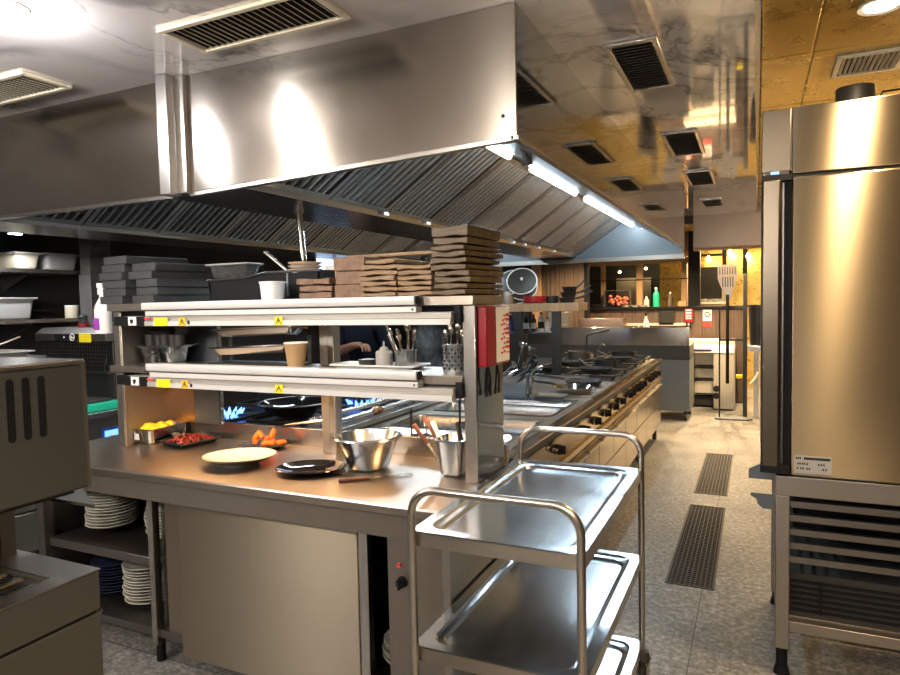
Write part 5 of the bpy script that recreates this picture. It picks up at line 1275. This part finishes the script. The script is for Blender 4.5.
# pale cabinet with two pillars
wc = thing('pale_cabinet','pale enamel cabinet with two pillars and drawers before the bar','cabinet',(-.6,10.1,0))
cx0,cx1,cy0,cy1 = -.93,-.275,9.9,10.35
MB().box(cx0,-.805,cy0,cy1,.09,.80).build('pillar', M['whitesteel'], wc, bevel=.004)
p_ = MB().box(-.535,cx1,cy0-.15,cy1,.02,.80).build('pillar', M['whitesteel'], wc, bevel=.004)
mb = MB()
for z in (.30,.20): mb.cyl((-.50,cy0-.151,z),(-.50,cy0-.149,z),.045,n=18)
mb.build('fan_vent', M['ink'], p_)
mb = MB(); mb.prism([(cy0-.16,.80),(cy0-.12,.88),(cy0+.05,.90),(cy0+.05,.965),(cy1,.965),(cy1,.80)],'x',cx0-.02,cx1+.0); tp = mb.build('top_slab', M['whitesteel'], wc, bevel=.004)
MB().box(-.80,-.56,cy0-.162,cy0-.15,.825,.85).build('slot', M['ink'], tp)
for z0,z1 in ((.58,.79),(.40,.56),(.18,.38)):
    d = MB().box(-.80,-.54,cy0+.04,cy1,z0,z1).build('drawer', M['whitesteel'], wc, bevel=.004)
    MB().box(-.79,-.55,cy0+.03,cy0+.04,z0+.005,z0+.03).build('grip_gap', M['ink'], d)
MB().box(-.80,-.54,cy0+.06,cy1,.03,.16).build('plinth', M['ink'], wc)
MB().cyl((-.87,cy0+.05,0),(-.87,cy0+.05,.09),.03,n=12).build('foot', M['whitesteel'], wc)
# peel stand
ps = thing('peel_stand','dark upright peel stand on a grey base plate before the pale cabinet','stand',(-.26,9.25,0))
mb = MB(); mb.prism([(-.48,9.0),(-.10,9.0),(-.04,9.08),(-.04,9.36),(-.42,9.36),(-.48,9.28)],'z',0,.02); mb.build('base_plate', M['graypanel'], ps, bevel=.003)
MB().tube([(-.43,9.12,.02),(-.43,9.12,1.45)],.010,8).build('rod', M['gunmetal'], ps)
MB().box(-.155,-.105,9.2,9.25,.02,1.86).build('post', M['gunmetal'], ps, bevel=.004)
mb = MB(); mb.box(-.43,-.13,9.21,9.24,1.42,1.45); mb.box(-.43,-.13,9.21,9.24,1.00,1.03); mb.build('cross_bar', M['gunmetal'], ps)
MB().box(-.235,-.16,9.19,9.26,.52,.56).build('yellow_clip', M['yellow'], ps)
pl = thing('pizza_peel','pale slotted metal pizza peel hung upright on the dark stand','peel',(-.335,9.17,.45))
mb = MB(); mb.prism([(-.30,1.53),(-.275,1.66),(-.225,1.80),(-.225,1.96),(-.24,1.985),(-.44,1.985),(-.455,1.96),(-.455,1.80),(-.40,1.66),(-.375,1.53)],'y',9.165,9.172); b_ = mb.build('blade', M['brownsteel'], pl)
mb = MB()
for k in range(7):
    x = -.435+k*.03; mb.box(x,x+.012,9.1635,9.1652,1.86,1.955)
for k in range(5):
    x = -.40+k*.03; mb.box(x,x+.012,9.1635,9.1652,1.70,1.83)
mb.build('slots', M['ink'], b_)
MB().cyl((-.337,9.17,1.60),(-.337,9.17,.45),.020,.022,12).build('handle', M['clothdark'], pl)
# table with bin
tb = thing('steel_table','small steel table with a bin on it beside the peel stand','table',(.0,9.5,0))
MB().box(-.10,.6,9.2,9.8,.87,.94).build('top', M['steel'], tb, bevel=.003)
for x in (-.03,.52):
    for y in (9.24,9.7): MB().box(x,x+.06,y,y+.06,0,.87).build('leg', M['steel'], tb)
MB().tube([(-.07,9.21,.45),(-.02,9.21,.50),(.03,9.21,.60)],.012,8).build('hook', M['white'], tb)
o = thing('waste_bin','dark green waste bin on the small steel table','bin',(.0,9.4,.9405))
MB().lathe([(0,0),(.09,0),(.105,.48),(.115,.49),(.115,.52),(.10,.52),(.09,.01),(0,.01)],(.01,9.42,.9405),22).build('body', M['gunmetal'], o)
# gold wall with dark mullions and a hatch
struct(MB().box(-1.6,3.3,12.5,12.6,0,2.57), 'wall_gold', M['gold'])
mb = MB()
mb.box(-1.1,3.3,12.47,12.5,2.43,2.50)
for x in (-.51,-.18,.35,.9): mb.box(x-.035,x+.035,12.46,12.5,1.95,2.5)
mb.box(-1.08,-.55,12.46,12.5,2.29,2.33)
struct(mb, 'trim_9', M['black'])
struct(MB().box(-1.05,-.55,12.44,12.5,1.46,2.10), 'window_4', M['ink'], bevel=.004)
o = thing('hatch_shelf','pale shelf of dishes in the dark hatch of the gold wall','shelf',(-.8,12.4,1.45))
MB().box(-1.05,-.45,12.25,12.44,1.45,1.49).build('board', M['whitesteel'], o)
for k in range(6):
    q = MB().lathe([(0,0),(.05,0),(.085,.05),(.08,.05),(.045,.008),(0,.008)],(0,0,0),16).build('bowl', M['china' if k%2 else 'pol']); tag(q,'small bowl in the row on the hatch shelf of the gold wall','bowl','bowls on the hatch shelf'); place(q,(-1.0+k*.09,12.33,1.4905))
# bare bulbs hanging before the gold wall
for i,(x,y,z) in enumerate(((-.72,11.7,2.20),(-.40,11.9,2.30),(-.12,11.7,2.22),(.35,11.8,2.26),(.9,11.8,2.24))):
    t = thing('pendant_bulb','warm bare bulb on a thin cord before the gold wall','lamp',(x,y,z),'bulbs before the gold wall')
    MB().lathe([(0,-.045),(.022,-.038),(.034,-.012),(.030,.012),(.014,.035),(.012,.05),(0,.05)],(x,y,z),16).build('bulb', M['bulb'], t)
    MB().cyl((x,y,z+.05),(x,y,CZ+.06),.004,n=6).build('cord', M['ink'], t)
# dim lit room behind the glass
o = MB().box(-.35,.35,-.02,.02,0,1.1).build('pale_wall_panel', M['brownsteel']); tag(o,'tall dull metal wall panel in the room behind the glazed partition','panel'); place(o,(-2.3,13.9,.9))
for i,(x,z) in enumerate(((-2.45,2.1),(-1.95,2.15),(-1.35,2.12),(-1.15,1.98))):
    t = thing('small_lamp','small warm lamp glowing in the room behind the glazed partition','lamp',(x,13.2,z),'lamps behind the glass')
    MB().lathe([(0,-.03),(.03,-.01),(.03,.01),(0,.03)],(x,13.2,z),12).build('bulb', M['bulb'], t)
    MB().cyl((x,13.2,z+.03),(x,13.2,CZ+.06),.004,n=6).build('cord', M['ink'], t)
# ================================================================== COOK BEHIND THE STOVE
def skin_mesh(chains, root=0, sub=2):
    me = bpy.data.meshes.new('skin'); vs=[]; es=[]; rad=[]; idx={}
    for ch in chains:
        prev=None
        for (key,p,r) in ch:
            if key not in idx:
                idx[key]=len(vs); vs.append(p); rad.append(r)
            if prev is not None: es.append((idx[prev],idx[key]))
            prev=key
    me.from_pydata(vs,es,[]); o = bpy.data.objects.new('skin',me); COL.objects.link(o)
    o.modifiers.new('s','SKIN'); sv = me.skin_vertices[0].data
    for i,r in enumerate(rad):
        sv[i].radius = r if isinstance(r,tuple) else (r,r); sv[i].use_root = (i==root)
    s = o.modifiers.new('d','SUBSURF'); s.levels = sub; s.render_levels = sub
    dg = bpy.context.evaluated_depsgraph_get(); ev = o.evaluated_get(dg)
    m2 = bpy.data.meshes.new_from_object(ev); bpy.data.objects.remove(o)
    return m2
px_,py_ = -2.86,4.50
chains = [
 [('pel',(0,0,.96),(.15,.105)),('wai',(0,-.01,1.10),(.135,.095)),('che',(0,-.03,1.28),(.165,.11)),('upc',(0,-.03,1.41),(.13,.085)),('nek',(0,-.035,1.50),.05),('nk2',(0,-.045,1.55),.048)],
 [('pel',(0,0,.96),.1),('hpl',(.09,0,.90),.085),('knl',(.10,-.02,.50),.060),('anl',(.10,.03,.09),.042),('tol',(.11,-.13,.03),.032)],
 [('pel',(0,0,.96),.1),('hpr',(-.09,0,.90),.085),('knr',(-.10,-.02,.50),.060),('anr',(-.10,.03,.09),.042),('tor',(-.11,-.13,.03),.032)],
 [('upc',(0,-.03,1.41),.1),('shr',(-.18,-.03,1.39),.062),('elr',(-.20,-.10,1.20),.046),('wrr',(.05,-.24,1.26),.031),('par',(.125,-.27,1.268),(.022,.034))],
 [('upc',(0,-.03,1.41),.1),('shl',(.18,-.03,1.39),.062),('ell',(.24,-.02,1.13),.046),('wrl',(.20,-.20,1.02),.030),('pal',(.19,-.26,.995),(.022,.034))],
]
bm_ = skin_mesh(chains,0,3)
for m_ in ('navy','clothdark','skin','black'): bm_.materials.append(M[m_])
for p in bm_.polygons:
    c = p.center; p.use_smooth = True
    if c.z < .07: k = 3
    elif c.z < .98: k = 1 if c.y > -.17 or c.z < .7 else 2
    elif c.z > 1.475 : k = 2
    elif c.y < -.115 and (abs(c.x) > .12 or c.y < -.155): k = 2
    else: k = 0
    p.material_index = k
person = thing('person','person in a dark navy top and trousers reaching one bare forearm over the stove','person',(px_,py_,0))
o = bpy.data.objects.new('body', bm_); COL.objects.link(o); o.parent = person
# head
hm = MB(); prof = [(0,-.125),(.03,-.122),(.052,-.105),(.066,-.07),(.074,-.02),(.078,.03),(.073,.075),(.052,.108),(.025,.122),(0,.125)]
HM = T(0,-.055,1.665)
hm.lathe(prof,(0,0,0),24,1,1.18,M=HM)
hm.tube([(0,-.082,.020),(0,-.094,-.005),(0,-.104,-.026),(0,-.094,-.036),(0,-.080,-.036)],[.007,.009,.013,.013,.008],12,M=HM)
for s in (-1,1): hm.lathe([(0,-.032),(.014,-.02),(.018,.005),(.013,.024),(0,.032)],(s*.078,.005,-.005),10,.45,1,M=HM)
h_o = hm.build('head', M['skin'], None); h_o.parent = person; h_o.location = Vector(h_o.location); 
hc = MB(); hc.lathe([(.079,.01),(.083,.035),(.078,.082),(.055,.116),(.026,.130),(0,.132)],(0,.008,0),24,1,1.16,M=HM); q = hc.build('hair', M['hair'], None); q.parent = person
ey = MB(); ir = MB()
for s_ in (-1,1):
    ey.lathe([(0,-.009),(.007,-.006),(.0105,0),(.007,.006),(0,.009)],(s_*.030,-.080,.012),16,1.1,.8,M=HM)
    ir.lathe([(0,-.005),(.004,-.0035),(.0055,0),(.004,.0035),(0,.005)],(s_*.030,-.0862,.012),14,1,.5,M=HM)
q = ey.build('eyes', M['eye'], None); q.parent = person
q = ir.build('irises', M['ink'], None); q.parent = person
br_ = MB()
for s_ in (-1,1): br_.tube([(s_*.048,-.070,.030),(s_*.032,-.081,.036),(s_*.016,-.083,.032)],[.003,.0042,.003],8,M=HM)
q = br_.build('eyebrows', M['hair'], None); q.parent = person
mo = MB(); mo.tube([(-.024,-.074,-.064),(-.010,-.080,-.061),(0,-.081,-.063),(.010,-.080,-.061),(.024,-.074,-.064)],[.002,.005,.0045,.005,.002],8,M=HM); q = mo.build('mouth', M['redc'], None); q.parent = person
# hands
def hand(base, d, up, nm):
    d = Vector(d).normalized(); s = d.cross(Vector(up)).normalized(); n = s.cross(d)
    b0 = Vector(base); ch = []
    for i,(off,l) in enumerate(((-.030,.066),(-.010,.076),(.011,.072),(.030,.056))):
        r0 = b0+s*off; p1 = r0+d*l*.45-n*.006; p2 = p1+d*l*.30-n*.020; p3 = p2+d*l*.12-n*.024
        ch.append([(f'c{i}',tuple(b0+s*off*.6-d*.03),.010),(f'a{i}',tuple(r0),.0095),(f'b{i}',tuple(p1),.0085),(f'd{i}',tuple(p2),.008),(f'e{i}',tuple(p3),.0065)])
    t0 = b0-d*.045-s*.028; ch.append([('t0',tuple(t0),.011),('t1',tuple(t0-s*.022+d*.025-n*.012),.0095),('t2',tuple(t0-s*.022+d*.055-n*.026),.0075)])
    mbs = MB()
    for c in ch:
        mm = skin_mesh([c], 0, 1); mbs.add([v.co for v in mm.vertices],[tuple(p.vertices) for p in mm.polygons])
    q = mbs.build(nm, M['skin'], None); q.parent = person
hand((.15,-.28,1.268),(.8,-.4,.0),(0,0,1),'fingers'); hand((.185,-.29,.985),(-.1,-.9,-.3),(0,0,1),'fingers')

# thin steam rising from the pasta wells
sm = MB().lathe([(0,0),(.09,.02),(.11,.15),(.085,.32),(.11,.46),(.06,.58),(0,.62)],(-1.70,3.36,.93),20).build('steam', None)
m = bpy.data.materials.new('steam_vapour'); m.use_nodes = True; nt = m.node_tree; nt.nodes.clear()
out = nt.nodes.new('ShaderNodeOutputMaterial'); pv = nt.nodes.new('ShaderNodeVolumePrincipled'); pv.inputs['Color'].default_value = (.9,.92,.95,1)
f_ = noise(nt, texco(nt,(1,1,.6)), 14, 4, .6, 1.0)
nt.links.new(ramp(nt, f_, [(.48,0),(.75,4.0)]), pv.inputs['Density']); nt.links.new(pv.outputs[0], out.inputs['Volume'])
sm.data.materials.append(m); tag(sm, 'faint white steam rising from the sunken wells behind the gantry', 'steam', kind='stuff')
# ================================================================== CAMERA, WORLD
cam = bpy.data.cameras.new('camera'); co = bpy.data.objects.new('camera', cam); COL.objects.link(co)
cam.sensor_width = 36; cam.lens = 36*655/900; cam.clip_start = .02; cam.clip_end = 100
yaw, pitch, roll = math.radians(25.1), math.radians(-3.1), math.radians(1.2)
f = Vector((-math.sin(yaw)*math.cos(pitch), math.cos(yaw)*math.cos(pitch), math.sin(pitch)))
r = Vector((math.cos(yaw), math.sin(yaw), 0)); u = r.cross(f)
r2 = r*math.cos(roll) - u*math.sin(roll); u2 = r*math.sin(roll) + u*math.cos(roll)
R = Matrix((r2, u2, -f)).transposed().to_4x4(); R.translation = (0,0,1.58)
co.matrix_world = R
SC.camera = co
w = bpy.data.worlds.new('world'); SC.world = w; w.use_nodes = True
w.node_tree.nodes['Background'].inputs[0].default_value = (.5,.5,.55,1); w.node_tree.nodes['Background'].inputs[1].default_value = .05
SC.view_settings.view_transform = 'Standard'; SC.view_settings.look = 'None'; SC.view_settings.gamma = 1
SC.view_settings.use_curve_mapping = False; SC.view_settings.exposure = 1.1
SC.cycles.sample_clamp_indirect = 4; SC.cycles.max_bounces = 8; SC.cycles.glossy_bounces = 5; SC.cycles.transmission_bounces = 6; SC.cycles.transparent_max_bounces = 8
SC.cycles.caustics_reflective = False; SC.cycles.caustics_refractive = False
